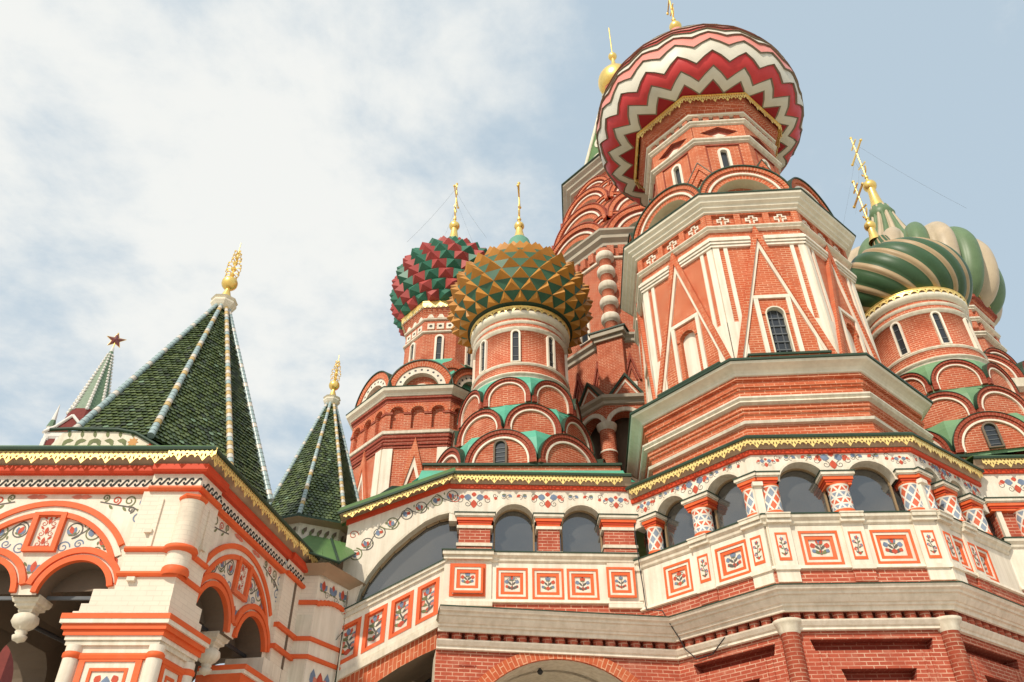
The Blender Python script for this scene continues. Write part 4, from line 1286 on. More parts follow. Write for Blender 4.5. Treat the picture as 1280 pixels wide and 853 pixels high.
octa(b, [(A1, 20.0), (A1 + .1, 20.03), (A1 + .12, 20.15), (A1 + .28, 20.22), (A1 + .3, 20.36), (A1 - .2, 20.45)], ['stone_shaded'] * 4 + ['flash_green'])
octa(b, [(A1 - .2, 20.42), (6.5, 21.3)], 'roof_teal')
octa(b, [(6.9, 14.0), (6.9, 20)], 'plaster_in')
T.part('loggia_roof', b)

# =================================================================== gallery on the podium
def isect(p, psi, q, psj):
    a, b_ = R(psi), R(psj)
    d1 = (math.cos(a), math.sin(a)); d2 = (math.cos(b_), math.sin(b_))
    det = d1[0] * (-d2[1]) + d2[0] * d1[1]
    dx, dy = q[0] - p[0], q[1] - p[1]
    s = (dx * (-d2[1]) + d2[0] * dy) / det
    return (p[0] + d1[0] * s, p[1] + d1[1] * s)
def inset(p, psi, d):
    a = R(psi); return (p[0] - math.sin(a) * d, p[1] + math.cos(a) * d)
PS = [2.0, -46.19, -2.15, 36.05, -2.0]
GP = [(-1.67, 19.9), inset((3.198, 19.627), PS[1], .35), inset((5.669, 17.051), PS[2], .35), inset((9.769, 16.897), PS[3], .35), (11.89, 19.1)]
W0 = isect(GP[0], PS[0], GP[1], PS[1]); W1 = isect(GP[1], PS[1], GP[2], PS[2]); W2 = isect(GP[2], PS[2], GP[3], PS[3]); W3 = isect(GP[3], PS[3], GP[4], PS[4])
def dist(a, b): return math.hypot(a[0] - b[0], a[1] - b[1])
L1, L2, L3 = dist(W0, W1), dist(W1, W2), dist(W2, W3)
LS = dist(GP[0], W0); LR = 7.0
FL_, O1, O2, O3, FR_ = Fr(GP[0], PS[0]), Fr(W0, PS[1]), Fr(W1, PS[2]), Fr(W2, PS[3]), Fr(W3, PS[4])
REND = FR_.pt(LR, 0, 0)[:2]
FULL = [GP[0], W0, W1, W2, W3, REND]
OCT = [W0, W1, W2, W3]
T = Thing('gallery', 'white glazed gallery with painted flowers and lozenge columns on the brick podium', 'gallery', (4.0, 19.0, 7.7))
GT = T
def gp(name, mb, parent=None, label=None): return GT.part(name, mb, parent, label, world=True)
SP = .17             # the straight wings stand this much higher
segs = [(FL_, LS, SP, [(1.735, .545), (3.535, .545)]), (O1, L1, 0, [(L1 - 2.49, .50), (L1 - .89, .55)]), (O2, L2, 0, [(L2 / 2 - .80, .565), (L2 / 2 + .80, .565)]), (O3, L3, 0, [(.66, .42), (1.80, .42)]), (FR_, LR, SP, [(2.3, .5), (4.1, .5), (5.9, .5)])]
for fr, L, dz, arches in segs:
    b = MB(); zs = 10.72 + dz; dr = dz * 2.25; zt = 11.47 + dr
    o = [(0, zs), ]
    pts = [(0, zs)]
    for uc, hw in arches:
        pts += arc(uc, zs, hw, PI, 0, 16, .52 / hw)
    pts += [(L, zs), (L, zt), (0, zt)]
    b.plate(fr, pts, [], -.42, 0, 'white', 'cream')
    for uc, hw in arches:      # plain roll round the arch
        b.arch(fr, uc, zs, hw - .012, hw + .05, -.40, .012, 'cream', 0, PI, 18, .52 / hw)
    w = gp('arcade_wall', b)
    b = MB()                    # painted frieze
    zz_ = 11.27 + dz * 1.6
    us = []
    edges = [0] + [a[0] for a in arches] + [L]
    for i in range(len(edges)):
        pass
    def mot(u, s, z, flip=False): motif(b, fr, u, z, s, .004, flip)
    mids = [(arches[i][0] + arches[i + 1][0]) / 2 for i in range(len(arches) - 1)]
    for m in mids: mot(m, .40, zz_ + .0)
    for uc, hw in arches:
        for d_ in (-1, 1):
            curl(b, fr, uc + d_ * .16, zz_ + .07, .07, -PI / 2, d_, 'p_dark', .004, 1.1, .012)
            petal(b, fr, uc + d_ * .06, zz_ + .06, .13, .08, PI / 2 - d_ * .9, 'p_red' if d_ > 0 else 'p_blue', .005)
        for d_ in (-1, 1):
            petal(b, fr, uc + d_ * .34, zz_ + .09, .13, .1, PI / 2 + d_ * 1.2, 'p_blue', .005)
            petal(b, fr, uc + d_ * .46, zz_ + .0, .10, .09, PI / 2 - d_ * 1.2, 'p_red', .005)
            curl(b, fr, uc + d_ * .52, zz_ + .10, .075, 0, d_, 'p_dark', .004, 1.2, .014)
            curl(b, fr, uc + d_ * .28, zz_ + .06, .06, PI, -d_, 'p_dark', .004, 1.2, .013)
            petal(b, fr, uc + d_ * .22, zz_ + .12, .12, .05, PI / 2 - d_ * 1.4, 'p_green', .005)
    a0, a1 = arches[0][0] - arches[0][1], arches[-1][0] + arches[-1][1]
    if a0 > .55: mot(a0 / 2 + .05, min(.40, a0 * .38), zz_ - .03)
    if L - a1 > .5: mot((L + a1) / 2 - .02, min(.40, (L - a1) * .38), zz_ - .03)
    gp('painted_frieze', b, w)
    # glazing behind
    b = MB()
    b.box(fr, .03, L - .03, -.40, -.36, 9.75 + dz, zt - .1, 'glass')
    gp('glazing', b)
    b = MB()
    for uc, hw in arches:
        for u in (uc - hw + .02, uc + hw - .02):
            b.box(fr, u - .022, u + .022, -.36, -.31, 9.8 + dz, zs, 'wood_frame')
        b.arch(fr, uc, zs, hw - .05, hw, -.36, -.31, 'wood_frame', 0, PI, 14, .52 / hw)
        b.box(fr, uc - hw, uc + hw, -.36, -.33, 9.98 + dz, 10.0 + dz, 'iron_grey')
    gp('window_frame', b)
def strip(mb, fr, L, w0, w1, z0, z1, mat): mb.box(fr, 0, L, w0, w1, z0, z1, mat)
# eaves: red band, soffit, gutter and roof
for path, dz, last in ((OCT, 0, 'oct'), ([GP[0], W0], SP * 2.25, 'l'), ([W3, REND], SP * 2.25, 'r')):
    b = MB()
    b.sweep(path, [(0, 11.44 + dz), (.06, 11.45 + dz), (.07, 11.55 + dz), (0, 11.56 + dz)], 'red_band')
    gp('red_band', b)
    b = MB()
    b.sweep(path, [(.0, 11.56 + dz), (.08, 11.57 + dz), (.14, 11.68 + dz), (.20, 11.78 + dz)], 'soffit')
    b.sweep(path, [(.20, 11.78 + dz), (.26, 11.78 + dz), (.27, 11.83 + dz), (.25, 11.86 + dz)], 'flash_green')
    b.sweep(path, [(.25, 11.86 + dz), (.18, 11.91 + dz), (-.9, 12.15 + dz), (-2.2, 12.40 + dz)], 'roof_green' if last != 'oct' else 'flash_green')
    gp('eaves_roof', b)
for fr, L, dz, e0, e1 in ((FL_, LS, SP, .02, -.25), (O1, L1, 0, -.14, .14), (O2, L2, 0, -.14, .14), (O3, L3, 0, -.14, .14), (FR_, LR, SP, .2, 0)):
    b = MB()
    b0, b1 = -e0 if e0 < 0 else e0, L + e1
    if fr is O1: b0, b1 = .10, L + .09
    if fr is O2: b0, b1 = -.09, L + .09
    if fr is O3: b0, b1 = -.09, L - .08
    fringe(b, fr, b0, b1, 11.80 + dz * 2.25, .28, .455, .22)
    gp('gold_fringe', b)
# columns
def capital(mb, fr, u, hw, dz, front=.13, back=-.42, hw0=None):
    hw0 = hw0 or hw - .10
    def slab(h, f, z0, z1, m): mb.box(fr, u - h, u + h, back, f, z0 + dz, z1 + dz, m)
    slab(hw + .02, front + .02, 10.905, 10.93, 'flash_green')
    slab(hw, front, 10.83, 10.905, 'cream')
    slab(hw - .03, front - .03, 10.80, 10.83, 'cream')
    slab(hw - .05, front - .05, 10.72, 10.80, 'orange')
    slab(hw - .08, front - .08, 10.66, 10.72, 'red_band')
    slab(hw - .10, front - .10, 10.60, 10.66, 'orange')
def rcol(mb, fr, u, r, dz, mat='lozenge', w=-.12, brk=False):
    c = fr.pt(u, w, 0)[:2]
    mb.lathe(c, [(r * 1.03, 9.86 + dz), (r * 1.06, 9.95 + dz), (r * 1.0, 9.97 + dz)], ['orange', 'cream'], 20)
    mb.lathe(c, [(r, 9.97 + dz), (r, 10.55 + dz)], mat, 20, 0, True, False, r)
    mb.lathe(c, [(r * 1.0, 10.55 + dz), (r * 1.05, 10.58 + dz), (r * 1.1, 10.62 + dz)], ['white', 'orange'], 20)
def base(mb, fr, u, hw, dz): mb.box(fr, u - hw, u + hw, -.4, .10, 9.80 + dz, 9.87 + dz, 'cream')
for fr, u, mat in ((O1, L1 - 1.69, 'lozenge_tri'), (O2, L2 / 2, 'lozenge_tri'), (O3, 1.23, 'lozenge'), (O3, 2.42, 'lozenge'), (O1, .62, 'lozenge')):
    b = MB(); h = .40 if fr is not O3 else .34
    if u == .62: h = .28; u = L1 - 3.18
    capital(b, fr, u, h, 0); base(b, fr, u, h - .1, 0)
    rcol(b, fr, u, .245 if h > .3 else .2, 0, mat)
    gp('column', b)
# corner piers: a pair of columns either side of the corner
for fa, ua, fb, ub in ((O1, L1 - .21, O2, .25), (O2, L2 - .25, O3, .12)):
    b = MB()
    for fr, s in ((fa, -1), (fb, 1)):
        hw = .26
        capital(b, fr, ua if fr is fa else ub, hw + (0.04), 0, .14)
        rcol(b, fr, (ua - .02) if fr is fa else (ub + .06), .21, 0)
    c = fb.pt(0, -.18, 0)[:2]
    b.lathe(c, [(.20, 9.86), (.20, 10.62)], 'white', 8, 22.5, False)
    c2 = fb.pt(0, 0.0, 0)[:2]
    b.box(fb, -.09, .09, -.25, .03, 9.86, 10.58, 'white'); b.box(fb, -.12, .12, -.25, .10, 10.58, 10.68, 'white')
    gp('corner_pier', b)
# square brick piers of the straight wing
for u0, u1, kind in ((.26, 1.12, 'b'), (2.34, 2.94, 'b'), (4.08, LS - .02, 'b')):
    b = MB(); u = (u0 + u1) / 2; h = (u1 - u0) / 2
    capital(b, FL_, u, h + .10, SP)
    z0, z1 = 9.83 + SP, 10.62 + SP
    b.box(FL_, u0 + .02, u1 - .02, -.4, .02, z0, z1, 'brick_podium')
    if h > .35:
        b.box(FL_, u0 - .04, u1 + .04, -.4, .08, 10.00 + SP, 10.08 + SP, 'cream'); b.box(FL_, u0 - .02, u1 + .02, -.4, .05, 9.82 + SP, 9.98 + SP, 'brick_podium')
    b.box(FL_, u0 - .04, u1 + .04, -.4, .06, z1 - .12, z1 - .04, 'cream'); b.box(FL_, u0 - .04, u1 + .04, -.4, .06, z0 - .01, z0 + .06, 'cream')
    gp('brick_pier', b)
b = MB()
b.box(FR_, .18, .30, -.4, .0, 9.83 + SP, 10.62 + SP, 'white'); capital(b, FR_, .9, .95, SP)
b.box(FR_, .15, 1.85, -.4, -.1, 9.83 + SP, 10.62 + SP, 'brick_podium')
rcol(b, FR_, .95, .30, SP); rcol(b, FR_, 1.62, .26, SP)
gp('corner_pier', b)
for u in (3.2, 5.0, 6.75):
    b = MB(); capital(b, FR_, u, .40, SP); base(b, FR_, u, .3, SP); rcol(b, FR_, u, .245, SP); gp('column', b)
# sill
for path, dz in ((OCT, 0), ([GP[0], W0], SP), ([W3, REND], SP)):
    b = MB()
    b.sweep(path, [(.06, 9.56 + dz), (.10, 9.60 + dz), (.11, 9.66 + dz), (.18, 9.72 + dz), (.19, 9.79 + dz)], 'cream')
    b.sweep(path, [(.19, 9.79 + dz), (.21, 9.795 + dz), (.21, 9.82 + dz), (-.40, 9.86 + dz)], 'flash_green')
    gp('sill', b)
    b = MB()
    b.sweep(path, [(.05, 8.52 + dz), (.12, 8.53 + dz), (.10, 8.60 + dz), (.05, 8.62 + dz)], 'white')
    b.sweep(path, [(-.3, 8.1 + dz), (.04, 8.2 + dz), (.04, 8.52 + dz)], 'brick_podium')
    gp('plinth_course', b)
def panel(fr, uc, z0, z1, hw, w, kind, ornmb, d=.055, thin=False):
    """framed flower panel sunk in the parapet; the parapet must have a hole there"""
    mb = MB()
    if thin:
        mb.plate(fr, rect(uc - hw, uc + hw, z0, z1), [rect(uc - hw + .085, uc + hw - .085, z0 + .085, z1 - .085)], w - .03, w + .012, 'orange')
    else: mb.plate(fr, rect(uc - hw, uc + hw, z0, z1), [rect(uc - hw + .055, uc + hw - .055, z0 + .055, z1 - .055)], w - .03, w + .008, 'orange')
    a = .115 if not thin else .085
    if not thin: mb.plate(fr, rect(uc - hw + .055, uc + hw - .055, z0 + .055, z1 - .055), [rect(uc - hw + a, uc + hw - a, z0 + a, z1 - a)], w - .05, w - .012, 'white')
    c = .195 if not thin else .115
    if thin: a = .085
    mb.plate(fr, rect(uc - hw + a, uc + hw - a, z0 + a, z1 - a), [rect(uc - hw + c, uc + hw - c, z0 + c, z1 - c)], w - .14, w - .03, 'orange')
    mb.poly(fr, rect(uc - hw + c - .01, uc + hw - c + .01, z0 + c - .01, z1 - c + .01), w - d - .01, 'white')
    if thin: tall_bouquet(mb, fr, uc, z0 + c + .05, (z1 - z0 - 2 * c) - .10, (hw - c) * 2.6 + .06, w - d - .005, kind)
    else: bouquet(mb, fr, uc, z0 + c + .03, (z1 - z0 - 2 * c) - .03, min((hw - c) * 2.1, .52), w - d - .005, kind)
    return mb
def small_panel(fr, uc, z0, z1, hw, w, kind):
    mb = MB()
    mb.plate(fr, rect(uc - hw, uc + hw, z0, z1), [rect(uc - hw + .035, uc + hw - .035, z0 + .07, z1 - .05)], w - .02, w + .006, 'orange')
    mb.poly(fr, rect(uc - hw + .03, uc + hw - .03, z0 + .06, z1 - .04), w - .003, 'white')
    tall_bouquet(mb, fr, uc, z0 + .10, z1 - z0 - .18, hw * 1.5, w + .001, kind)
    return mb
kindn = 0
par = [(FL_, LS, SP, [(1.67, .40), (2.58, .40), (3.46, .40)], []),
       (O1, L1, 0, [(L1 - 2.52, .40), (L1 - .96, .43)], [L1 - 1.72, L1 - .25]),
       (O2, L2, 0, [(L2 / 2 - .79, .44), (L2 / 2 + .84, .46)], [.28, L2 / 2 + .02, L2 - .28]),
       (O3, L3, 0, [(.66, .34), (1.72, .34)], [.17, 1.2]),
       (FR_, LR, SP, [(.9, .4), (2.3, .4), (3.6, .4), (4.9, .4), (6.2, .4)], [])]
for fr, L, dz, pn, sm in par:
    z0, z1 = 8.63 + dz, 9.43 + dz
    b = MB()
    b.plate(fr, rect(0, L, 8.6 + dz, 9.58 + dz), [rect(u - h + .003, u + h - .003, z0 + .003, z1 - .003) for u, h in pn], -.25, .05, 'white')
    gp('parapet', b)
    for u, h in pn:
        gp('flower_panel', panel(fr, u, z0, z1, h, .05, kindn, None)); kindn += 1
    for u in sm:
        b = MB(); edge = (u < .3 or u > L - .3)
        h = .24 if not edge else .25
        b.box(fr, u - h, u + h, .0, .10, 8.55 + dz, 9.60 + dz, 'white'); b.box(fr, u - h - .03, u + h + .03, 0, .2, 9.60 + dz, 9.68 + dz, 'cream')
        b.box(fr, u - h - .02, u + h + .02, 0, .14, 8.50 + dz, 8.60 + dz, 'white')
        b.box(fr, u - h, u + h, -.02, .09, 8.24 + dz, 8.50 + dz, 'white' if edge else 'brick_podium')
        b.box(fr, u - h - .02, u + h + .02, 0, .25, 9.69 + dz, 9.78 + dz, 'cream'); b.box(fr, u - h - .03, u + h + .03, 0, .27, 9.78 + dz, 9.81 + dz, 'cream')
        gp('parapet_pier', b)
        mb = small_panel(fr, u, 8.72 + dz, 9.38 + dz, .15 if not edge else .14, .105, kindn); kindn += 1
        gp('flower_panel', mb)
# pedestal at the head of the stair
b = MB()
b.box(FL_, -.05, 1.15, -.2, .10, 8.45 + SP, 9.60 + SP, 'white')
b.box(FL_, -.08, 1.18, -.2, .14, 8.42 + SP, 8.52 + SP, 'cream'); b.box(FL_, -.07, 1.17, -.2, .20, 9.60 + SP, 9.70 + SP, 'cream'); b.box(FL_, -.10, 1.20, -.2, .26, 9.70 + SP, 9.80 + SP, 'cream'); b.box(FL_, -.13, 1.23, -.2, .29, 9.80 + SP, 9.83 + SP, 'flash_green')
b.plate(FL_, rect(.10, 1.0, 8.66 + SP, 9.50 + SP), [rect(.16, .94, 8.72 + SP, 9.44 + SP)], .08, .125, 'orange')
gp('pedestal', b)
gp('flower_panel', panel(FL_, .55, 8.72 + SP, 9.44 + SP, .39, .20, 1, None))
b = MB()
b.box(FL_, 4.1, LS + .02, -.2, .09, 8.45 + SP, 9.58 + SP, 'white')
b.box(FL_, 4.84, LS + .02, -.2, .13, 8.6 + SP, 9.58 + SP, 'white'); b.box(FL_, 4.81, LS + .02, -.2, .18, 9.35 + SP, 9.42 + SP, 'white')
b.box(FL_, 4.07, LS + .02, -.2, .13, 8.42 + SP, 8.52 + SP, 'white')
gp('parapet_pier', b)
gp('flower_panel', panel(FL_, 4.42, 8.66 + SP, 9.44 + SP, .36, .17, 4, None))
b = MB(); b.box(FL_, 1.82, 2.16, -.34, -.325, 9.96, 10.17, 'white'); gp('paper_sheet', b)
# flat roof and inside of the gallery
b = MB()
b.face([(-1.6, 20.6, 12.0), (2.6, 20.8, 12.0), (5.9, 18.0, 12.0), (9.6, 18.0, 12.0), (12.6, 20.0, 12.0), (19, 20, 12.0), (19, 27, 12.4), (-1.6, 27, 12.4)], 'roof_green')
gp('roof', b)
b = MB()
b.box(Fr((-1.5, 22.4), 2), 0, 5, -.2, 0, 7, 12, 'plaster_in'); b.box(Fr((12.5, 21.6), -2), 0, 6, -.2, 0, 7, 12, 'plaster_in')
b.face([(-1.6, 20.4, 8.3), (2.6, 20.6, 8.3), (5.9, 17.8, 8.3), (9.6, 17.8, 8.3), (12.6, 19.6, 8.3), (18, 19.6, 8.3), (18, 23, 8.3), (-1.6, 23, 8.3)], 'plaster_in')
gp('inner_wall', b)
# brick blocks the chapels stand on, above the gallery roof
b = MB()
f = Fr((-2.84, 23.2), 0)
b.box(f, 0, 6.33, -6, 0, 11.8, 14.33, 'brick_red'); b.box(f, -.05, 6.38, -6, .08, 14.33, 14.41, 'flash_green')
b.sweep([(-2.84, 23.2), (3.49, 23.2)], [(.0, 14.05), (.5, 13.9), (1.6, 12.9), (2.6, 12.4)], 'roof_teal')
CHL.part('base', b, None, None, True)
b = MB()
f2 = Fr((12.6, 22.2), 2)
b.box(f2, 0, 9, -6, 0, 11.8, 14.1, 'brick_red'); b.box(f2, -.05, 9, -6, .08, 14.1, 14.18, 'flash_green')
b.sweep([f2.pt(0, 0, 0)[:2], f2.pt(9, 0, 0)[:2]], [(0, 13.85), (.5, 13.7), (2.2, 12.6)], 'roof_sage')
CHR.part('base', b, None, None, True)
b = MB()      # bit of dark eave at the foot of the left church
f = Fr((-3.75, 23.4), 0)
b.sweep([(-4.3, 23.9), (-3.55, 23.0), (-1.6, 23.2)], [(0, 12.7), (.1, 12.95), (.35, 13.2), (.38, 13.32), (-.6, 13.45)], ['stone_mould', 'stone_mould', 'flash_green', 'flash_green'])
gp('side_cornice', b)

# =================================================================== podium
T = Thing('podium', 'red brick podium with cream cornice and a wide arch below the gallery', 'podium', (4.0, 19.5, 0))
PT = T
def pp(name, mb, parent=None): return PT.part(name, mb, parent, None, True)
# plan of the podium wall
PDL = inset((-1.716, 18.932), 8.55, .30)
pin = .72
A_ = PDL
p1 = inset((3.198, 19.627), PS[1], .35 + .55); p2 = inset((5.669, 17.051), PS[2], .35 + .55); p3 = inset((9.769, 16.897), PS[3], .35 + .55)
D0 = isect(PDL, 8.55, p1, PS[1]); D1 = isect(p1, PS[1], p2, PS[2]); D2 = isect(p2, PS[2], p3, PS[3])
D3 = isect(p3, PS[3], (12.3, 19.65), -2); D4 = (D3[0] + 7.6, D3[1] - .26)
POD = [PDL, D0, D1, D2, D3, D4]
b = MB()
b.sweep(POD, [(.26, 7.70), (.31, 7.705), (.33, 7.79), (.39, 7.80), (.40, 7.85), (.44, 7.855), (.52, 7.94), (.53, 7.985), (.59, 7.99), (.60, 8.04), (.68, 8.07), (.72, 8.14)], 'white')
b.sweep(POD, [(.72, 8.14), (.74, 8.14), (.74, 8.165), (.2, 8.24), (-.8, 8.26)], ['flash_green', 'flash_green', 'cream', 'cream'])
pp('cornice', b)
b = MB()
b.sweep(POD, [(0, 7.72), (.26, 7.72)], 'brick_dark'); b.sweep(POD, [(.0, 7.5), (.02, 7.74)], 'brick_dark')
pp('bead_bed', b)
b = MB()
for i in range(len(POD) - 1):
    p, q = POD[i], POD[i + 1]; L = dist(p, q); n = int(L / .295); psi = math.degrees(math.atan2(q[1] - p[1], q[0] - p[0])); f = Fr(p, psi)
    for k in range(n):
        c = f.pt((k + .5) * L / n, .10, 0)[:2]
        b.lathe(c, [(.10, 7.54), (.125, 7.58), (.125, 7.72)], 'brick_podium', 10)
pp('bead_row', b)
b = MB()
b.sweep(POD, [(.02, 7.36), (.10, 7.37), (.10, 7.43), (.14, 7.45), (.20, 7.53), (.21, 7.56), (.0, 7.58)], 'white')
pp('string_moulding', b)
# walls
PF = []
for i in range(len(POD) - 1):
    p, q = POD[i], POD[i + 1]
    PF.append((Fr(p, math.degrees(math.atan2(q[1] - p[1], q[0] - p[0]))), dist(p, q)))
f, L = PF[0]
ac, zc, ro, ri = 2.96, 4.74, 2.80, 2.52
b = MB()
hole = [(ac - ri, 0.02), (ac + ri, 0.02)] + arc(ac, zc, ri, 0, PI, 30)
b.plate(f, rect(-.0, L, 0, 7.37), [hole], -1.0, 0, 'brick_podium', 'cream')
b.arch(f, ac, zc, ri + .01, ro, -.3, .05, 'brick_arch', 0, PI, 40)
for u0, u1 in ((.55, .95),): b.box(f, u0, u1, -.02, .012, 7.02, 7.06, 'brick_dark')
pp('wall', b)
b = MB()      # plastered passage behind the arch
b.arch(f, ac, zc, ri, ri + .05, -6, -.8, 'cream', 0, PI, 30)
b.box(f, ac - ri - .1, ac + ri + .1, -6.2, -6, 0, 7.5, 'cream')
pp('vault', b)
b = MB(); c = f.pt(2.55, -.6, 0)
b.sphere((c[0], c[1], zc + ri - .12), .07, 'iron', 10, 6); b.tube([(c[0], c[1], zc + ri - .1), (c[0], c[1], zc + ri + .02)], .02, 'iron', 6)
pp('lamp', b)
for i in (1, 2, 3, 4):
    f, L = PF[i]
    u0, u1 = .42, L - .42
    b = MB()
    # two deep shadowed slots under stepped brick, the lower one shorter
    e1, e2 = (.40, .92) if L > 2.5 else (.35, .75)
    sl = [[(e1 + .07, 6.95), (L - e1 - .07, 6.95), (L - e1, 7.19), (e1, 7.19)], [(e2 + .07, 6.33), (L - e2 - .07, 6.33), (L - e2, 6.57), (e2, 6.57)]] if L > 2 else []
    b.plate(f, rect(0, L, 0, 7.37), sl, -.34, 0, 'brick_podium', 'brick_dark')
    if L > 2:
        b.box(f, .1, L - .1, -.45, -.33, 5, 7.3, 'brick_dark')  # dark brick on back and sides paints in the slots' shade
        for q in range(2):
            for u in (e1 + .14 + q * .16, L - e1 - .14 - q * .16): b.box(f, u - .02, u + .02, -.05, .022, 4, 6.93, 'brick_podium')
    pp('wall', b)
for c in (D1, D2):
    b = MB()
    b.lathe(c, [(.20, 0), (.20, 7.30)], 'brick_podium', 20)
    b.lathe(c, [(.20, 7.30), (.24, 7.34), (.235, 7.42), (.30, 7.50), (.33, 7.57), (.1, 7.6)], 'cream', 20)
    pp('corner_column', b)

# =================================================================== covered stair climbing to the gallery
T = Thing('covered_stair', 'white covered stair with one long sloping window and four tall flower panels', 'staircase', (-3.0, 20.2, 0))
def sp(name, mb, parent=None): return T.part(name, mb, parent, None, True)
SF = Fr(GP[0], 2.0, .556)        # sheared along the slope of the flight
SE = Fr(GP[0], 2.0, .425)        # slope of the eaves
UL = -2.62
b = MB()      # parapet: top z 9.78, bottom 8.2 at u = 0
pans = [(-.42, .265), (-1.04, .265), (-1.66, .265), (-2.26, .265)]
zt, zb_ = 9.62, 8.20
ph = [rect(u - h + .003, u + h - .003, 8.503, 9.437) for u, h in pans]
b.plate(SF, rect(UL, 0.0, zb_, zt), ph, -.3, .04, 'white')
b.box(SF, UL, 0.02, -.3, .09, zt - .02, zt + .10, 'cream'); b.box(SF, UL, .02, -.3, .14, zt + .10, zt + .17, 'cream'); b.box(SF, UL - .02, .02, -.3, .16, zt + .17, zt + .20, 'flash_green')
b.box(SF, UL, 0, -.3, .08, zb_ + .06, zb_ + .14, 'cream'); b.box(SF, UL, 0, -.3, .12, zb_ - .06, zb_ + .06, 'cream')
sp('parapet', b)
for i, (u, h) in enumerate(pans):
    sp('flower_panel', panel(SF, u, 8.50, 9.44, h, .04, 3 * (i + 1) + i, None, thin=True))
# wall above with the sloping arched window
win = [(0.27, 9.9), (.27, 10.98)]
curve = [(.24, 11.05), (.02, 11.12), (-.28, 11.04), (-.62, 10.86), (-1.02, 10.52), (-1.40, 10.14), (-1.74, 9.72), (-1.98, 9.34), (-2.12, 9.0), (-2.18, 8.72)]
z_sill = lambda u: 9.80 + .556 * u
z_eave = lambda u: 11.86 + .425 * u
hole = curve + [(-2.18, z_sill(-2.18) - .2), (.27, z_sill(.27) - .2)]
hole = hole[::-1]
b = MB()
FP = Fr(GP[0], 2.0)
outer = [(UL, z_sill(UL)), (-2.19, z_sill(-2.19))] + curve[::-1] + [(.26, 11.0), (.26, z_eave(.26)), (UL, z_eave(UL))]
b.plate(FP, outer, [], -.4, .0, 'white', 'cream')
for i in range(len(curve) - 1):
    a0, a1 = curve[i], curve[i + 1]
    b.face([FP.pt(a0[0], .012, a0[1]), FP.pt(a1[0], .012, a1[1]), FP.pt(a1[0] - .03, .012, a1[1] + .05), FP.pt(a0[0] - .02, .012, a0[1] + .06)], 'cream')
wl = sp('wall', b)
b = MB()
scroll(b, FP, [(.05, 11.62), (-.36, 11.47), (-.76, 11.27), (-1.13, 11.06), (-1.48, 10.80), (-1.80, 10.52), (-2.08, 10.22), (-2.34, 9.92)], .175, .004)
curl(b, FP, -2.45, 10.45, .13, 0, 1, 'p_red', .004, 1.3, .02); curl(b, FP, .16, 11.56, .14, PI, 1, 'p_red', .004, 1.4, .02)
sp('painted_frieze', b, wl)
b = MB()
b.box(SF, -2.4, .3, -.36, -.33, 9.5, 11.6, 'glass')
sp('glazing', b)
b = MB()
for i in range(len(curve) - 1):
    a0, a1 = curve[i], curve[i + 1]
    b.face([FP.pt(a0[0], -.3, a0[1]), FP.pt(a1[0], -.3, a1[1]), FP.pt(a1[0] + .05, -.3, a1[1] - .06), FP.pt(a0[0] + .02, -.3, a0[1] - .07)], 'wood_frame')
sp('window_frame', b)
b = MB()
b.box(SE, UL - .05, .12, 0, .06, 11.86 - .02, 11.86 + .12, 'red_band'); b.box(SE, UL - .05, .12, -.4, .0, 11.86, 11.98, 'white')
sp('red_band', b)
b = MB()
b.box(SE, UL - .2, .06, -.1, .34, 12.04, 12.07, 'soffit')
for w0, w1, z0, z1, m in ((.30, .40, 12.07, 12.13, 'flash_green'), (-.5, .38, 12.13, 12.17, 'roof_green'), (-.9, .16, 12.20, 12.36, 'roof_green'), (-1.6, -.2, 12.36, 12.52, 'roof_green')):
    b.box(SE, UL - .25, .10, w0, w1, z0, z1, m)
b.box(SE, UL - .2, .06, -.05, .03, 11.98, 12.05, 'soffit')
sp('eaves_roof', b)
b = MB(); fringe(b, SE, UL - .1, .05, 12.08, .23, .45, .34)
sp('gold_fringe', b)
# rampant brick arch under the flight
b = MB()
ob = lambda u: 8.14 + .556 * u
ib = [(.02, 7.66), (-.5, 7.42), (-1.0, 7.14), (-1.5, 6.80), (-2.0, 6.34), (-2.4, 5.8), (-2.62, 5.2)]
nB = 30
def ibz(u):
    for (u1, z1), (u0, z0) in zip(ib, ib[1:]):
        if u0 <= u <= u1: return z0 + (z1 - z0) * (u - u0) / (u1 - u0)
    return ib[-1][1]
for i in range(nB):
    u0, u1 = .02 - 2.62 * i / nB, .02 - 2.62 * (i + 1) / nB
    q = [(u1, ibz(u1)), (u0, ibz(u0)), (u0, ob(u0)), (u1, ob(u1))]
    uv = [(0, -u1 * 1.15), (0, -u0 * 1.15), (.45, -u0 * 1.15), (.45, -u1 * 1.15)]
    b.face([FP.pt(x, .02, z) for x, z in q], 'brick_arch', uv)
    b.face([FP.pt(u1, -1.6, ibz(u1)), FP.pt(u0, -1.6, ibz(u0)), FP.pt(u0, .02, ibz(u0)), FP.pt(u1, .02, ibz(u1))], 'plaster_in')
sp('brick_arch', b)
b = MB()
b.box(FP, -2.62, .5, -3.4, -3.2, 0, 9, 'plaster_in'); b.box(FP, .1, .4, -3.2, -.3, 0, 8, 'cream')
b.tube([FP.pt(-2.0, -1.2, 5.9), FP.pt(-.3, -1.2, 7.2)], .05, 'iron', 8)
sp('passage', b)

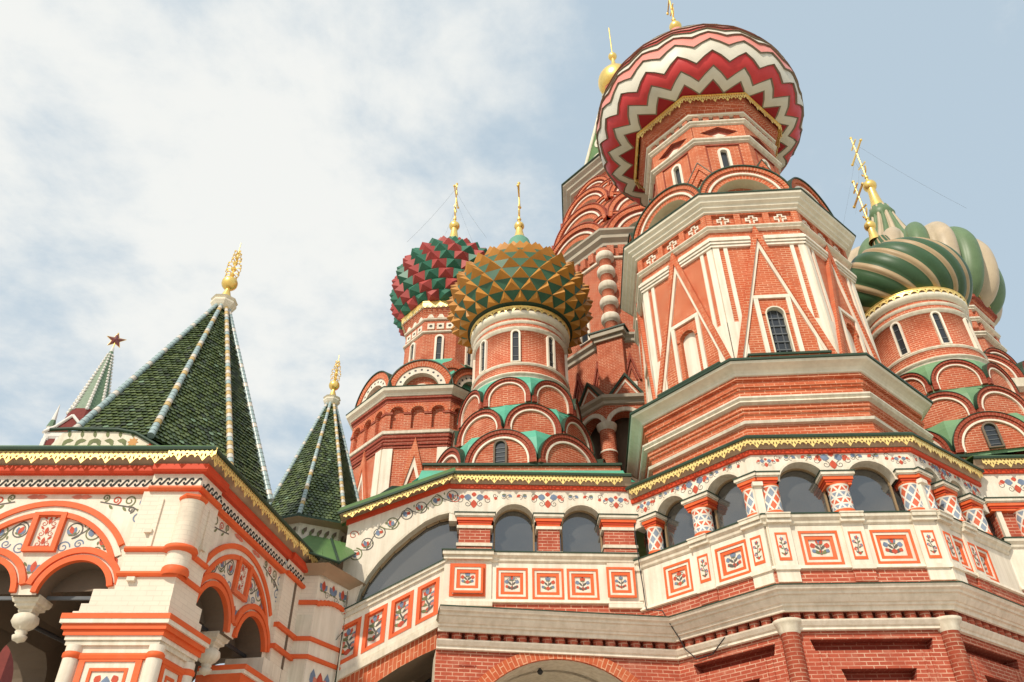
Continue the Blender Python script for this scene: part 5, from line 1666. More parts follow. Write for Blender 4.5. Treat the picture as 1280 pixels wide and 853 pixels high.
# =================================================================== link between stair and porch
LC = (-4.62, 18.86)
T = Thing('link_wall', 'narrow white wall with a round niche and red mouldings in the corner between porch and stair', 'wall', (-4.5, 19.2, 0))
def lp(name, mb, parent=None): return T.part(name, mb, parent, None, True)
LF = Fr(LC, 0); LS_ = Fr(LC, 60)
b = MB()
b.box(LF, -.55, 0, -1.2, 0, 0, 9.3, 'whitewash')
nh = [(0.0, 0)]
LL = 1.25
b.plate(LS_, rect(0, LL, 0, 9.35), [archhole(.02, 5.2, 8.05, .0001)] if False else [], -.5, 0, 'white')
b.plate(LF, rect(-.40, -.03, 5.0, 8.05), [], 0, .004, 'cream')
wl = lp('wall', b)
b = MB()
for z in (7.05, 7.45):
    b.sweep([(LC[0] - .55, LC[1]), LC, LS_.pt(LL, 0, 0)[:2]], [(0, z), (.05, z + .01), (.06, z + .06), (.03, z + .10), (0, z + .11)], 'orange')
for i in range(10):
    t0, t1 = i / 10, (i + 1) / 10
    zz0 = 8.28 + .14 * math.sin(PI * t0); zz1 = 8.28 + .14 * math.sin(PI * t1)
    b.box(Fr(LS_.pt(LL * t0, 0, 0)[:2], 60), 0, LL / 10, 0, .06, zz0, zz0 + .10, 'orange')
b.box(LF, -.55, .05, 0, .05, 8.28, 8.38, 'orange')
lp('red_moulding', b)
b = MB()
for i, u in enumerate((.2, .55, .9, 1.15)): tulip(b, LS_, u, 8.66, .26, PI / 2, 'p_red', 'p_blue', .004); curl(b, LS_, u + .15, 8.6, .09, 0, (-1) ** i, 'p_dark', .004)
for d_ in (-1, 1):
    petal(b, LS_, .5 + d_ * .24, 6.9, .42, .2, -PI / 2, 'p_blue', .004)
    curl(b, LS_, .5 + d_ * .17, 6.2, .18, PI / 2, d_, 'p_red', .004, 1.1, .05)
tulip(b, LS_, .5, 6.45, .42, PI / 2, 'p_red', 'p_pink', .004)
petal(b, LS_, .5, 5.5, .5, .3, PI / 2, 'p_red', .004)
lp('painted_frieze', b, wl)
b = MB()
b.sweep([(LC[0] - .7, LC[1]), (LC[0] + .08, LC[1] - .05), LS_.pt(LL + .1, 0, 0)[:2]], [(0, 8.98), (.1, 9.05), (.32, 9.16)], 'soffit')
lp('soffit', b)
b = MB()
q0 = (-5.30, 18.3, 9.50); q1 = (-4.10, 18.45, 9.14); q2 = (-3.97, 19.62, 9.86)
ra, rb, rc = (-5.35, 20.1, 10.58), (-4.30, 20.1, 10.34), (-4.75, 20.1, 10.46)
b.face([q0, q1, rc, ra], 'roof_green')
b.face([q1, q2, rb, rc], 'roof_green')
b.face([ra, rc, rb, (-4.6, 21.2, 10.75), (-5.6, 21.2, 10.85)], 'roof_green')
b.tube([q1, rc], .04, 'flash_green', 6)
for t in (.5,): b.tube([tuple(Vector(q1).lerp(Vector(q2), t)), tuple(Vector(rc).lerp(Vector(rb), t))], .02, 'roof_green', 5)
for t in (.3, .65): b.tube([tuple(Vector(q0).lerp(Vector(q1), t)), tuple(Vector(ra).lerp(Vector(rc), t))], .02, 'roof_green', 5)
b.tube([q0, q1, q2], .03, 'flash_green', 6)
lp('roof', b)

# =================================================================== porch with the tiled tent
PX, PY = -5.95, 13.9
T = Thing('porch', 'white porch with red mouldings and twin hanging arches under the bigger tiled tent roof', 'porch', (-7.8, 16.2, 0))
def po(name, mb, parent=None, label=None): return T.part(name, mb, parent, label, True)
PF_ = Fr((PX, PY), 0); PSD = Fr((PX, PY), 79.7)
FW, SL_ = 5.2, 5.05
def mir(fr, l, s): return fr
def porch_face(fr, u_in, sgn, L, centre, half, dA, rA, zA, near, far, name):
    """one face: sgn maps the distance along the face to u; near/far are the pier widths"""
    U = lambda x: sgn * x
    zw = 8.66
    # wall with twin arches meeting on a pendant
    b = MB()
    ri = rA - .24
    a, c = sorted((U(centre - dA), U(centre + dA)))
    l, r = sorted((U(near), U(L - far)))
    pts = [(l, zA), ]
    pts = [(l, 5.9), (l, zA)] if False else [(l, zA)]
    pts += [(max(l, a - ri), zA)] + arc(a, zA, ri, PI, 0, 18) + arc(c, zA, ri, PI, 0, 18) + [(r, zA), (r, zw), (l, zw)]
    clean = []
    for p in pts:
        p = (min(max(p[0], l), r), p[1])
        if not clean or (abs(clean[-1][0] - p[0]) + abs(clean[-1][1] - p[1])) > 1e-5: clean.append(p)
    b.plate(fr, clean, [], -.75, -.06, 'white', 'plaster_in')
    w = po('wall', b)
    b = MB()          # red mouldings of the arches
    Rb = half
    zc = 8.50 - Rb
    aa = math.asin(min(.98, (7.50 - zc) / Rb))
    cc = U(centre)
    for r0, r1 in ((Rb - .105, Rb), (Rb - .31, Rb - .215)):
        e = .10 if r1 == Rb else -.05
        b.arch(fr, cc, zc, r0, r1, -.08, .0, 'orange', aa + e, PI - aa - e, 28)
    b.arch(fr, cc, zc, Rb - .215, Rb - .105, -.08, -.035, 'white', aa, PI - aa, 28)
    for x in (a, c):
        s = 1 if x == a else -1
        # the springing by the pendant is shared, the other dies into the pier
        for r0, r1 in ((rA - .11, rA), (rA - .25, rA - .15)):
            t0 = .0
            lo = math.acos(max(-1, min(1, (abs(cc - x)) / r1))) if r1 > abs(cc - x) else .05
            if x == a: b.arch(fr, x, zA, r0, r1, -.09, .01, 'orange', lo, PI * .93, 22)
            else: b.arch(fr, x, zA, r0, r1, -.09, .01, 'orange', PI * .07, PI - lo, 22)
        b.arch(fr, x, zA, rA - .15, rA - .11, -.08, -.04, 'white', .3, PI - .3, 22)
    po('arch_moulding', b, w)
    b = MB()          # framed panel over the pendant
    b.plate(fr, rect(cc - .30, cc + .30, 7.50, 8.26), [rect(cc - .205, cc + .205, 7.585, 8.2)], -.07, .02, 'orange')
    b.poly(fr, rect(cc - .21, cc + .21, 7.57, 8.22), -.055, 'white')
    for q in range(3):
        z = 7.66 + q * .2
        for d_ in (-1, 1):
            curl(b, fr, cc + d_ * .09, z, .06, PI / 2, d_, 'p_red', -.05, 1.2, .014); petal(b, fr, cc + d_ * .06, z + .08, .1, .04, PI / 2 - d_ * .8, 'p_red', -.05)
        petal(b, fr, cc, z - .02, .15, .07, PI / 2, 'p_red', -.049)
    b.box(fr, cc - .14, cc + .14, -.06, -.05, 7.60, 7.63, 'p_red')
    po('framed_panel', b, w)
    b = MB()          # painted vines
    wd = -.055
    for d_ in (-1, 1):
        x = lambda k: cc + d_ * k
        vine = [(x(.50), 7.93), (x(.86), 7.88), (x(1.16), 7.72), (x(1.38), 7.47)]
        scroll(b, fr, vine[:3], .165, wd, d_)
        scroll(b, fr, vine[3:], .11, wd, -d_)
        for k, z, s in ((.40, 7.60, .12), (.66, 7.66, .09), (1.02, 7.54, .07), (.70, 8.14, .05)):
            curl(b, fr, x(k), z, s, 0, d_, 'p_blue' if s > .08 else 'p_green', wd, 1.4, .024)
        petal(b, fr, x(1.46), 7.24, .2, .09, PI / 2 + .3 * d_, 'p_red', wd)
    tulip(b, fr, cc, 7.12, .22, PI / 2, 'p_red', 'p_blue', wd); petal(b, fr, cc - .12, 7.24, .12, .04, 2.4, 'p_green', wd); petal(b, fr, cc + .12, 7.24, .12, .04, .7, 'p_green', wd)
    # spandrels over the big arch
    for d_ in (-1, 1):
        e = half
        for k, z, s, m in ((e * .50, 8.58, .075, 'p_green'), (e * .62, 8.53, .09, 'p_red'), (e * .76, 8.52, .12, 'p_green'), (e * .93, 8.47, .17, 'p_blue'), (e * .90, 8.16, .15, 'p_blue'), (e * .98, 7.92, .11, 'p_green'), (e * .80, 8.34, .07, 'p_dark')):
            curl(b, fr, cc + d_ * k, z, s, -PI / 2, d_, m, wd, 1.45, .030)
        ribbon(b, fr, [(cc + d_ * e * .45, 8.50), (cc + d_ * e * .62, 8.44), (cc + d_ * e * .82, 8.38), (cc + d_ * e * .92, 8.28), (cc + d_ * e * 1.0, 8.02)], .022, .03, wd, 'p_dark')
        for k, z in ((.55, 8.44), (.7, 8.40), (.86, 8.36)): petal(b, fr, cc + d_ * e * k, z, .13, .05, -PI / 2 + d_ * .8, 'p_green', wd)
        petal(b, fr, cc + d_ * e * 1.02, 8.05, .2, .07, PI / 2 - d_ * .4, 'p_pink', wd + .001)
        for k in (.22, .36): petal(b, fr, cc + d_ * k, 8.60, .26, .09, 0 if d_ > 0 else PI, 'p_pink', wd + .001)
    po('painted_vines', b, w)
    # pendant
    b = MB()
    c_ = fr.pt(cc, -.40, 0)[:2]
    ph = fr.psi + 45
    q2 = 2 ** .5
    b.lathe(c_, [(.10 * q2 * .74, 6.042), (.12 * q2 * .74, 6.114), (.075 * q2 * .74, 6.138), (.10 * q2 * .74, 6.178), (.085 * q2 * .74, 6.210)], 'cream', 12)
    b.lathe(c_, [(.085 * q2 * .74, 6.210), (.16 * q2 * .74, 6.266), (.215 * q2 * .74, 6.354), (.20 * q2 * .74, 6.442), (.14 * q2 * .74, 6.490)], 'cream', 16)
    b.lathe(c_, [(.15 * q2 * .74, 6.490), (.17 * q2 * .74, 6.522), (.17 * q2 * .74, 6.554), (.25 * q2 * .74, 6.586), (.25 * q2 * .74, 6.634), (.30 * q2 * .74, 6.650), (.33 * q2 * .74, 6.714), (.33 * q2 * .74, 6.762), (.1 * .74, 6.770)], 'cream', 4, ph, False)
    b.lathe(c_, [(.01 * .74, 5.994), (.06 * .74, 6.018), (.10 * q2 * .74, 6.042)], 'cream', 12)
    for i in range(9):
        b.box(fr, cc - .25 + i * .056, cc - .25 + i * .056 + .03, -.165, -.15, 6.715, 6.755, 'cream')
    po('pendant', b)
    return cc
cA = porch_face(PF_, 0, -1, FW, 2.60, 1.78, .84, .86, 6.72, .95, .95, 'front')
cB = porch_face(PSD, 0, 1, SL_, 2.36, 1.86, .86, .90, 6.72, .75, .95, 'side')
# the two hidden faces are plain
for fr, L in ((Fr((PX - FW + SL_ * .179, PY + SL_ * .984), 180), -FW), (Fr((PX - FW, PY), 79.7), SL_)):
    b = MB(); s = 1 if L > 0 else 1
    u0, u1 = (0, L) if L > 0 else (L, 0)
    m = (u0 + u1) / 2
    b.plate(fr, rect(u0, u1, 0, 8.9), [archhole(m - 1.1, 3.4, 6.3, .78), archhole(m + 1.1, 3.4, 6.3, .78)], -.4, .4, 'plaster_in')
    po('back_wall', b)
b = MB()     # vault inside
pc = (PX - FW / 2 + SL_ * .09, PY + SL_ * .49)
b.lathe(pc, [(2.9, 6.9), (2.8, 7.4), (2.3, 7.9), (1.4, 8.25), (.01, 8.35)], 'plaster_in', 4, 45 - 5, False)
b.box(PF_, -FW, 0, -5, -.3, 8.36, 8.5, 'plaster_in')
po('vault', b)
# iron tie rods
b = MB()
z = 6.79
b.box(PF_, -FW + .5, -.6, -.45, -.40, z - .03, z + .03, 'iron_grey')
b.box(PSD, .5, SL_ - .5, -.45, -.40, z - .03, z + .03, 'iron')
q = PF_.pt(cA, -.4, 6.35)
b.tube([(q[0] - .05, q[1], 6.38), (q[0] + .6, q[1] + 3.2, 6.38)], .04, 'iron', 6)
po('tie_rod', b)
# entablature: strips that break forward over the piers
def ent(path, name, prof, mat): 
    b = MB(); b.sweep(path, prof, mat); po(name, b)
def corner_path(w):
    """plan line along front pier - corner - side pier, standing w in front of the wall"""
    return [PF_.pt(-.88, w, 0)[:2], PF_.pt(0, w, 0)[:2]]
cw = .07
C0 = (PX, PY)
Cw = isect(PF_.pt(0, cw, 0)[:2], 0, PSD.pt(0, cw, 0)[:2], 79.7)
front_path = [PF_.pt(-FW, 0, 0)[:2], PF_.pt(-.88, 0, 0)[:2], PF_.pt(-.88, cw, 0)[:2], Cw, PSD.pt(.72, cw, 0)[:2], PSD.pt(.72, 0, 0)[:2], PSD.pt(SL_ - .95, 0, 0)[:2], PSD.pt(SL_ - .95, cw, 0)[:2], PSD.pt(SL_ + .02, cw, 0)[:2]]
for k, (nm, prof, mat) in enumerate((('red_band', [(-.1, 9.02), (.10, 9.02), (.13, 9.06), (.13, 9.17), (-.1, 9.18)], 'red_band'),
    ('wave_band', [(-.1, 8.74), (.0, 8.75), (.0, 9.02)], 'white'),
    ('roll_moulding', [(-.1, 8.655), (.045, 8.66), (.075, 8.70), (.06, 8.745), (-.1, 8.76)], 'orange'))):
    b = MB()
    # sweep each straight run by itself so that the small returns stay square
    runs = []
    P_ = front_path
    for i in range(len(P_) - 1):
        p, q = P_[i], P_[i + 1]
        if dist(p, q) < .1: continue
        runs.append((p, q))
    b.sweep([front_path[0], front_path[1]], prof, mat); b.sweep([front_path[2], Cw, front_path[4]], prof, mat); b.sweep([front_path[5], front_path[6]], prof, mat); b.sweep([front_path[7], front_path[8]], prof, mat)
    if nm == 'wave_band':
        wave(b, PF_, -FW, -.90, 8.80, 8.925, .004, .098); wave(b, PF_, -.86, .05, 8.80, 8.925, cw + .004, .098)
        wave(b, PSD, .06, .72, 8.80, 8.925, cw + .004, .11); wave(b, PSD, .74, SL_ - .97, 8.80, 8.925, .004, .11); wave(b, PSD, SL_ - .95, SL_, 8.80, 8.925, cw + .004, .11)
    po(nm, b)
b = MB()
eav = [PF_.pt(-FW - .3, 0, 0)[:2], C0, PSD.pt(SL_ + .15, 0, 0)[:2]]
b.sweep(eav, [(.0, 9.18), (.06, 9.19), (.20, 9.30), (.27, 9.40)], 'soffit')
b.sweep(eav, [(.27, 9.40), (.33, 9.41), (.34, 9.45), (.30, 9.50)], 'flash_green')
b.sweep(eav, [(.30, 9.50), (.22, 9.56), (-.3, 9.72), (-1.5, 9.95), (-2.4, 10.2)], 'roof_green')
po('eaves_roof', b)
b = MB()
fringe(b, PF_, -FW - .1, -.60, 9.42, .28, .455, .27); fringe(b, PF_, -.62, .30, 9.455, .28, .455, .31)
po('gold_fringe', b)
b = MB()
fringe(b, PSD, -.28, SL_ - 1.0, 9.43, .28, .455, .28); fringe(b, PSD, SL_ - 1.0, SL_ + .1, 9.44, .28, .455, .31)
po('gold_fringe', b)
# corner pier
CP = isect(PF_.pt(0, .07, 0)[:2], 0, PSD.pt(0, .07, 0)[:2], 79.7)
def quad_pier(mb, a0, a1, off, z0, z1, mat, deep=.8):
    """pier block at the porch corner: a0 along the front, a1 along the side, standing off in front"""
    c = isect(PF_.pt(0, off, 0)[:2], 0, PSD.pt(0, off, 0)[:2], 79.7)
    l = PF_.pt(-a0, off, 0)[:2]; r = PSD.pt(a1, off, 0)[:2]
    bl = (l[0] + .1, l[1] + deep); br = (r[0] - deep, r[1] + .1)
    P = [l, c, r, br, bl]
    for i in range(5):
        p, q = P[i], P[(i + 1) % 5]
        mb.face([(p[0], p[1], z0), (q[0], q[1], z0), (q[0], q[1], z1), (p[0], p[1], z1)], mat)
    mb.face([(p[0], p[1], z1) for p in P], mat); mb.face([(p[0], p[1], z0) for p in P][::-1], mat)
    return c
b = MB()
quad_pier(b, .98, .78, .05, 6.5, 8.66, 'whitewash')
# niche on the corner with a half column in it
c = quad_pier(b, 1.34, 1.0, .06, 6.50, 6.78, 'whitewash', .9)
quad_pier(b, 1.46, 1.08, .08, 6.36, 6.52, 'whitewash', 1.0)
pier = po('corner_pier', b)
b = MB()
cc = (CP[0] - .09, CP[1] + .09)
b.lathe(cc, [(.215, 7.12), (.215, 8.42), (.23, 8.44)], 'whitewash', 20)
for fr_, u0, u1 in ((PF_, -.62, -.55), (PSD, .46, .52)):
    b.box(fr_, u0, u1, .0, .085, 7.56, 8.50, 'whitewash')
b.lathe(cc, [(.22, 8.44), (.26, 8.50), (.26, 8.54), (.1, 8.56)], 'orange', 6, 18)
po('half_column', b, pier)
b = MB()
pth = [PF_.pt(-1.0, .05, 0)[:2], isect(PF_.pt(0, .05, 0)[:2], 0, PSD.pt(0, .05, 0)[:2], 79.7), PSD.pt(.80, .05, 0)[:2]]
for z in (7.00, 7.46):
    b.sweep(pth, [(-.02, z), (.05, z + .005), (.075, z + .045), (.05, z + .09), (-.02, z + .10)], 'orange')
b.lathe(cc, [(.215, 7.44), (.29, 7.46), (.31, 7.50), (.29, 7.55), (.2, 7.57)], 'orange', 20)
b.lathe(cc, [(.22, 7.02), (.245, 7.08), (.235, 7.15), (.2, 7.2)], 'orange', 20)
po('roll_moulding', b, pier)
b = MB()
for (u, z) in ((-.66, 7.86), (-.72, 6.96)):
    b.box(PF_, u - .07, u + .07, .04, .13, z - .05, z + .02, 'cream')
b.box(PSD, .42, .56, .04, .13, 7.7, 7.78, 'cream')
po('bracket', b, pier)
# base of the pier
b = MB()
c = quad_pier(b, 1.55, 1.15, .10, 6.30, 6.38, 'white', 1.0)
for a0, a1, o, z0, z1, m in ((1.66, 1.27, .22, 6.22, 6.31, 'orange'), (1.66, 1.27, .21, 6.15, 6.22, 'white'), (1.62, 1.23, .17, 6.06, 6.15, 'orange'), (1.58, 1.2, .13, 5.97, 6.06, 'orange'), (1.54, 1.17, .10, 5.90, 5.97, 'white'), (1.52, 1.15, .07, 5.82, 5.90, 'cream'), (1.46, 1.10, .02, 0, 5.82, 'white')):
    quad_pier(b, a0, a1, o, z0, z1, m, 1.1)
base_ = po('pier_base', b)
b = MB()
for fr, us in ((PF_, (-1.36, .02)), (PSD, (1.02,))):
    for u in us:
        p = fr.pt(u, .02, 0)[:2]
        b.lathe(p, [(.13, 0), (.13, 5.82)], 'white', 16); b.lathe(p, [(.13, 5.60), (.155, 5.63), (.155, 5.68), (.13, 5.71)], 'orange', 16)
b.sweep([PF_.pt(-1.4, 0, 0)[:2], isect(PF_.pt(0, .0, 0)[:2], 0, PSD.pt(0, .0, 0)[:2], 79.7), PSD.pt(1.05, 0, 0)[:2]], [(0, 5.58), (.07, 5.60), (.08, 5.66), (.05, 5.70), (0, 5.71)], 'orange')
po('base_column', b, base_)
for fr, u0, u1 in ((PF_, -1.20, -.16), (PSD, .20, .88)):
    b = MB()
    b.plate(fr, rect(u0, u1, 3.5, 5.60), [rect(u0 + .10, u1 - .10, 3.6, 5.56)], .0, .06, 'orange')
    b.plate(fr, rect(u0 + .10, u1 - .10, 3.6, 5.56), [rect(u0 + .2, u1 - .2, 3.7, 5.46)], .0, .035, 'white')
    b.plate(fr, rect(u0 + .2, u1 - .2, 3.7, 5.46), [rect(u0 + .25, u1 - .25, 3.75, 5.41)], .0, .05, 'orange')
    b.poly(fr, rect(u0 + .24, u1 - .24, 3.74, 5.42), .024, 'white')
    m = (u0 + u1) / 2; hw = (u1 - u0) / 2 - .28
    for z in (5.0, 4.4):
        petal(b, fr, m, z, .34, .2, PI / 2, 'p_blue', .027); petal(b, fr, m, z - .06, .24, .24, PI / 2, 'p_pink', .028)
        petal(b, fr, m, z - .16, .2, .22, PI / 2, 'p_green', .029)
        for d_ in (-1, 1):
            curl(b, fr, m + d_ * hw * .55, z - .1, hw * .42, PI / 2, d_, 'p_dark', .027, 1.1, .016)
            petal(b, fr, m + d_ * hw * .75, z + .22, .15, .12, PI / 2 + d_ * .5, 'p_red', .028)
            petal(b, fr, m + d_ * hw * .4, z - .34, .16, .12, PI / 2 - d_ * .5, 'p_red', .028)
    po('flower_panel', b, base_)
# far pier of the side
b = MB()
b.box(PSD, SL_ - .98, SL_, -.8, .05, 0, 8.66, 'whitewash')
for z in (7.0, 7.46): b.box(PSD, SL_ - 1.0, SL_ + .01, .0, .12, z, z + .10, 'orange')
b.box(PSD, SL_ - 1.3, SL_ + .0, -.8, .07, 5.6, 6.72, 'white'); b.box(PSD, SL_ - 1.42, SL_, -.8, .14, 6.30, 6.42, 'white'); 
for o, z0, z1, m in ((.22, 6.20, 6.30, 'orange'), (.20, 6.13, 6.20, 'white'), (.15, 5.9, 6.13, 'orange')): b.box(PSD, SL_ - 2.3, SL_ - .3, -.8, o, z0, z1, m)
b.box(PSD, SL_ - 2.2, SL_ - .3, -.7, .04, 0, 5.9, 'white')
po('corner_pier', b)
b = MB()     # pier and parapet at the far left
b.box(PF_, -FW, -FW + .98, -.8, .05, 0, 8.66, 'white')
for z in (7.0, 7.46): b.box(PF_, -FW, -FW + 1.0, .0, .12, z, z + .10, 'orange')
po('corner_pier', b)
b = MB()     # low wall and pier on the porch's far side, seen through the arch
f = Fr((-9.0, 17.6), 0)
b.box(f, 0, 1.7, -.6, 0, 0, 6.65, 'white')
for o, z0, z1, m in ((.1, 6.85, 6.95, 'orange'), (.08, 6.75, 6.85, 'white'), (.06, 6.6, 6.75, 'red_band')): b.box(f, -.1, 1.8, -.6, o, z0, z1, m)
b.box(f, .35, 1.4, -.5, -.05, 6.95, 7.15, 'white'); b.box(f, .6, 1.2, -.5, -.1, 7.15, 7.5, 'white')
po('inner_pier', b)

# ---- tiled tents
def tile_tent(mb, ap, base, tw, rib_r, seed):
    """many-sided tent of glazed scale tiles; ap apex, base list of corners"""
    rnd = random.Random(seed)
    n = len(base); A = Vector(ap)
    for k in range(n):
        p = Vector(base[k]); q = Vector(base[(k + 1) % n])
        N_ = (q - p).cross(A - p).normalized()
        c = (p + q) / 2
        mb.face([tuple(p - N_ * .03), tuple(q - N_ * .03), tuple(A)], 'tile_2')
        H = (A - c).length; rows = int(H / (tw * .80))
        for r in range(rows - 2):
            t0 = r / rows; t1 = (r + 1.55) / rows
            l = p.lerp(A, t0); rr = q.lerp(A, t0); wd = (rr - l).length
            m = wd / tw
            up = (A - c) / rows
            ex = (rr - l).normalized()
            mid = (l + rr) / 2
            k0 = int(m / 2) + 1
            for i in range(-k0, k0 + 1):
                x = (i + .5 * (r % 2)) * tw
                if abs(x) > wd / 2 - tw * .30: continue
                o = mid + ex * x
                li = .045 * rnd.uniform(.7, 1.25)
                h = tw * .5
                pts = [(-h, .45, .02), (-h * .55, .08, li * .85), (0, -.08, li), (h * .55, .08, li * .85), (h, .45, .02), (h * .8, 1.5, 0), (-h * .8, 1.5, 0)]
                w = rnd.random()
                mat = 'tile_0' if w < .33 else 'tile_1' if w < .60 else 'tile_2' if w < .76 else 'tile_3' if w < .88 else 'tile_4' if w < .985 else 'tile_5'
                mb.face([tuple(o + ex * a + up * b_ + N_ * c_) for a, b_, c_ in pts], mat)
def ribs(T, ap, base, r, world=True):
    A = Vector(ap)
    for k in range(len(base)):
        p = Vector(base[k]); L = (A - p).length
        out = Vector((p.x - A.x, p.y - A.y, 0)).normalized() * r * .5
        mb = MB(); n = int(L / (r * 1.75)); pts = []; rs = []; ms = []
        seq = ['rib_blue', 'rib_blue', 'rib_yellow', 'rib_blue', 'rib_white', 'rib_blue', 'rib_yellow', 'rib_white', 'rib_blue']
        for i in range(n):
            a = p.lerp(A, i / n) + out; b_ = p.lerp(A, (i + .96) / n) + out
            rr = r * (1.05 - .35 * i / n)
            mb.tube([tuple(a), tuple(b_)], [rr * 1.05, rr * .93], seq[(i * 7 + k * 3 + (i // 5)) % len(seq)], 10)
        T.part('rib', mb, None, None, world)
def tent_finial(T, c, z0, s, wd=True):
    b = MB()
    b.lathe(c, [(.20 * s, z0 - .12 * s), (.30 * s, z0), (.36 * s, z0 + .10 * s), (.36 * s, z0 + .16 * s), (.30 * s, z0 + .2 * s), (.38 * s, z0 + .26 * s), (.2 * s, z0 + .30 * s)], ['stone_mould'] * 5 + ['flash_green'], 8, 22.5, False)
    T.part('collar', b, None, None, wd)
    b = MB()
    z = z0 + .28 * s
    b.lathe(c, [(.19 * s, z), (.15 * s, z + .15 * s), (.07 * s, z + .42 * s), (.07 * s, z + .5 * s)], 'gold', 16)
    zb = z + .68 * s
    b.sphere((c[0], c[1], zb), .23 * s, 'gold', 20, 12)
    ztop = zb + 1.65 * s
    b.tube([(c[0], c[1], zb), (c[0], c[1], ztop)], [.022 * s, .012 * s], 'gold', 6)
    for k, (dz, r, m) in enumerate(((.34, .17, 6), (.56, .20, 6), (.80, .18, 5), (1.02, .13, 5), (1.22, .10, 4))):
        zk = zb + dz * s
        b.sphere((c[0], c[1], zk), r * .42 * s, 'gold', 8, 6)
        for i in range(m):
            a = 2 * PI * i / m + k
            pt_ = [(c[0] + math.cos(a) * r * s * x, c[1] + math.sin(a) * r * s * x, zk + y * s) for x, y in ((0, 0), (.6, .06), (1.0, .02), (1.15, -.07), (1.0, -.12))]
            b.tube(pt_, .014 * s, 'gold', 5)
            b.sphere(pt_[2], .032 * s, 'gold', 6, 4)
    T.part('finial', b, None, None, wd)
TA = (-7.62, 16.42)
ap = (TA[0], TA[1], 15.62)
off = [(-1.15, -2.45, 9.98), (.42, -2.42, 9.95), (1.80, -1.45, 9.55), (2.32, -.30, 9.60), (1.15, 2.4, 9.9), (-.4, 2.4, 9.9), (-1.8, 1.5, 9.9), (-2.2, .3, 9.9)]
base = [(TA[0] + x, TA[1] + y, z) for x, y, z in off]
b = MB(); tile_tent(b, ap, base, .125, .07, 3)
po('tent_roof', b)
ribs(T, ap, base, .072)
tent_finial(T, TA, 15.28, .92)
b = MB()     # painted lunette at the foot of the tent
fl = Fr((TA[0] - 1.35, TA[1] - 2.62), 0)
o = [(-.12, 9.45), (2.25, 9.45), (1.85, 9.70), (1.55, 9.86), (1.2, 9.93), (.3, 9.95), (.1, 9.9)]
b.plate(fl, o, [], -.4, 0, 'cream', 'flash_green')
for i in range(6):
    u = .18 + i * .25; d_ = 1 if i < 3 else -1
    petal(b, fl, u, 9.62, .2, .09, PI / 2 - .6 * d_, 'p_green', .004); petal(b, fl, u, 9.72, .2, .09, .1 if d_ > 0 else PI - .1, 'p_green', .004); petal(b, fl, u + .1, 9.8, .16, .07, PI / 2 + .3, 'p_green', .004)
for q in range(8): petal(b, fl, 1.55, 9.70, .11, .05, q * PI / 4, 'd_orange', .006)
tulip(b, fl, 1.9, 9.56, .12, PI / 2, 'p_red', 'p_red', .006)
for i in range(len(o) - 3, 1, -1): pass
b.tube([fl.pt(u, .03, z) for u, z in ((2.35, 9.44), (1.87, 9.72), (1.55, 9.90), (1.2, 9.97), (.3, 9.99), (-.15, 9.97))], .035, 'flash_green', 6)
po('painted_lunette', b)

# =================================================================== small tent behind
TB = (-5.70, 21.5)
T = Thing('stair_turret', 'turret with the smaller green tiled tent roof between porch and red church', 'turret', (TB[0], TB[1], 0))
base = [(TB[0] + 1.58 * math.cos(R(-133 + 45 * k)), TB[1] + 1.58 * math.sin(R(-133 + 45 * k)), 11.08) for k in range(8)]
ap = (TB[0], TB[1], 15.92)
b = MB(); tile_tent(b, ap, base, .115, .06, 5); T.part('tent_roof', b, None, None, True)
ribs(T, ap, base, .062)
tent_finial(T, TB, 15.60, .74)
b = MB()
b.lathe(TB, [(1.40, 8), (1.40, 10.7), (1.42, 10.92)], ['white', 'cream'], 8, -133, False)
b.lathe(TB, [(1.42, 10.92), (1.72, 10.98), (1.72, 11.04), (1.40, 11.10)], ['soffit', 'flash_green', 'flash_green'], 8, -133, False)
f = None
T.part('wall', b, None, None, True)
b = MB()
for k in range(8):
    a = R(-133 + 22.5 + 45 * k); fr = Fr((TB[0] + 1.30 * math.cos(a), TB[1] + 1.30 * math.sin(a)), math.degrees(a) + 90)
    for i in range(5):
        petal(b, fr, -.45 + i * .2, 10.62, .24, .10, PI / 2 - .5, 'plaster_in', .03); petal(b, fr, -.4 + i * .2, 10.6, .15, .07, PI / 2 + .3, 'p_green', .035)
T.part('carved_frieze', b, None, None, True)

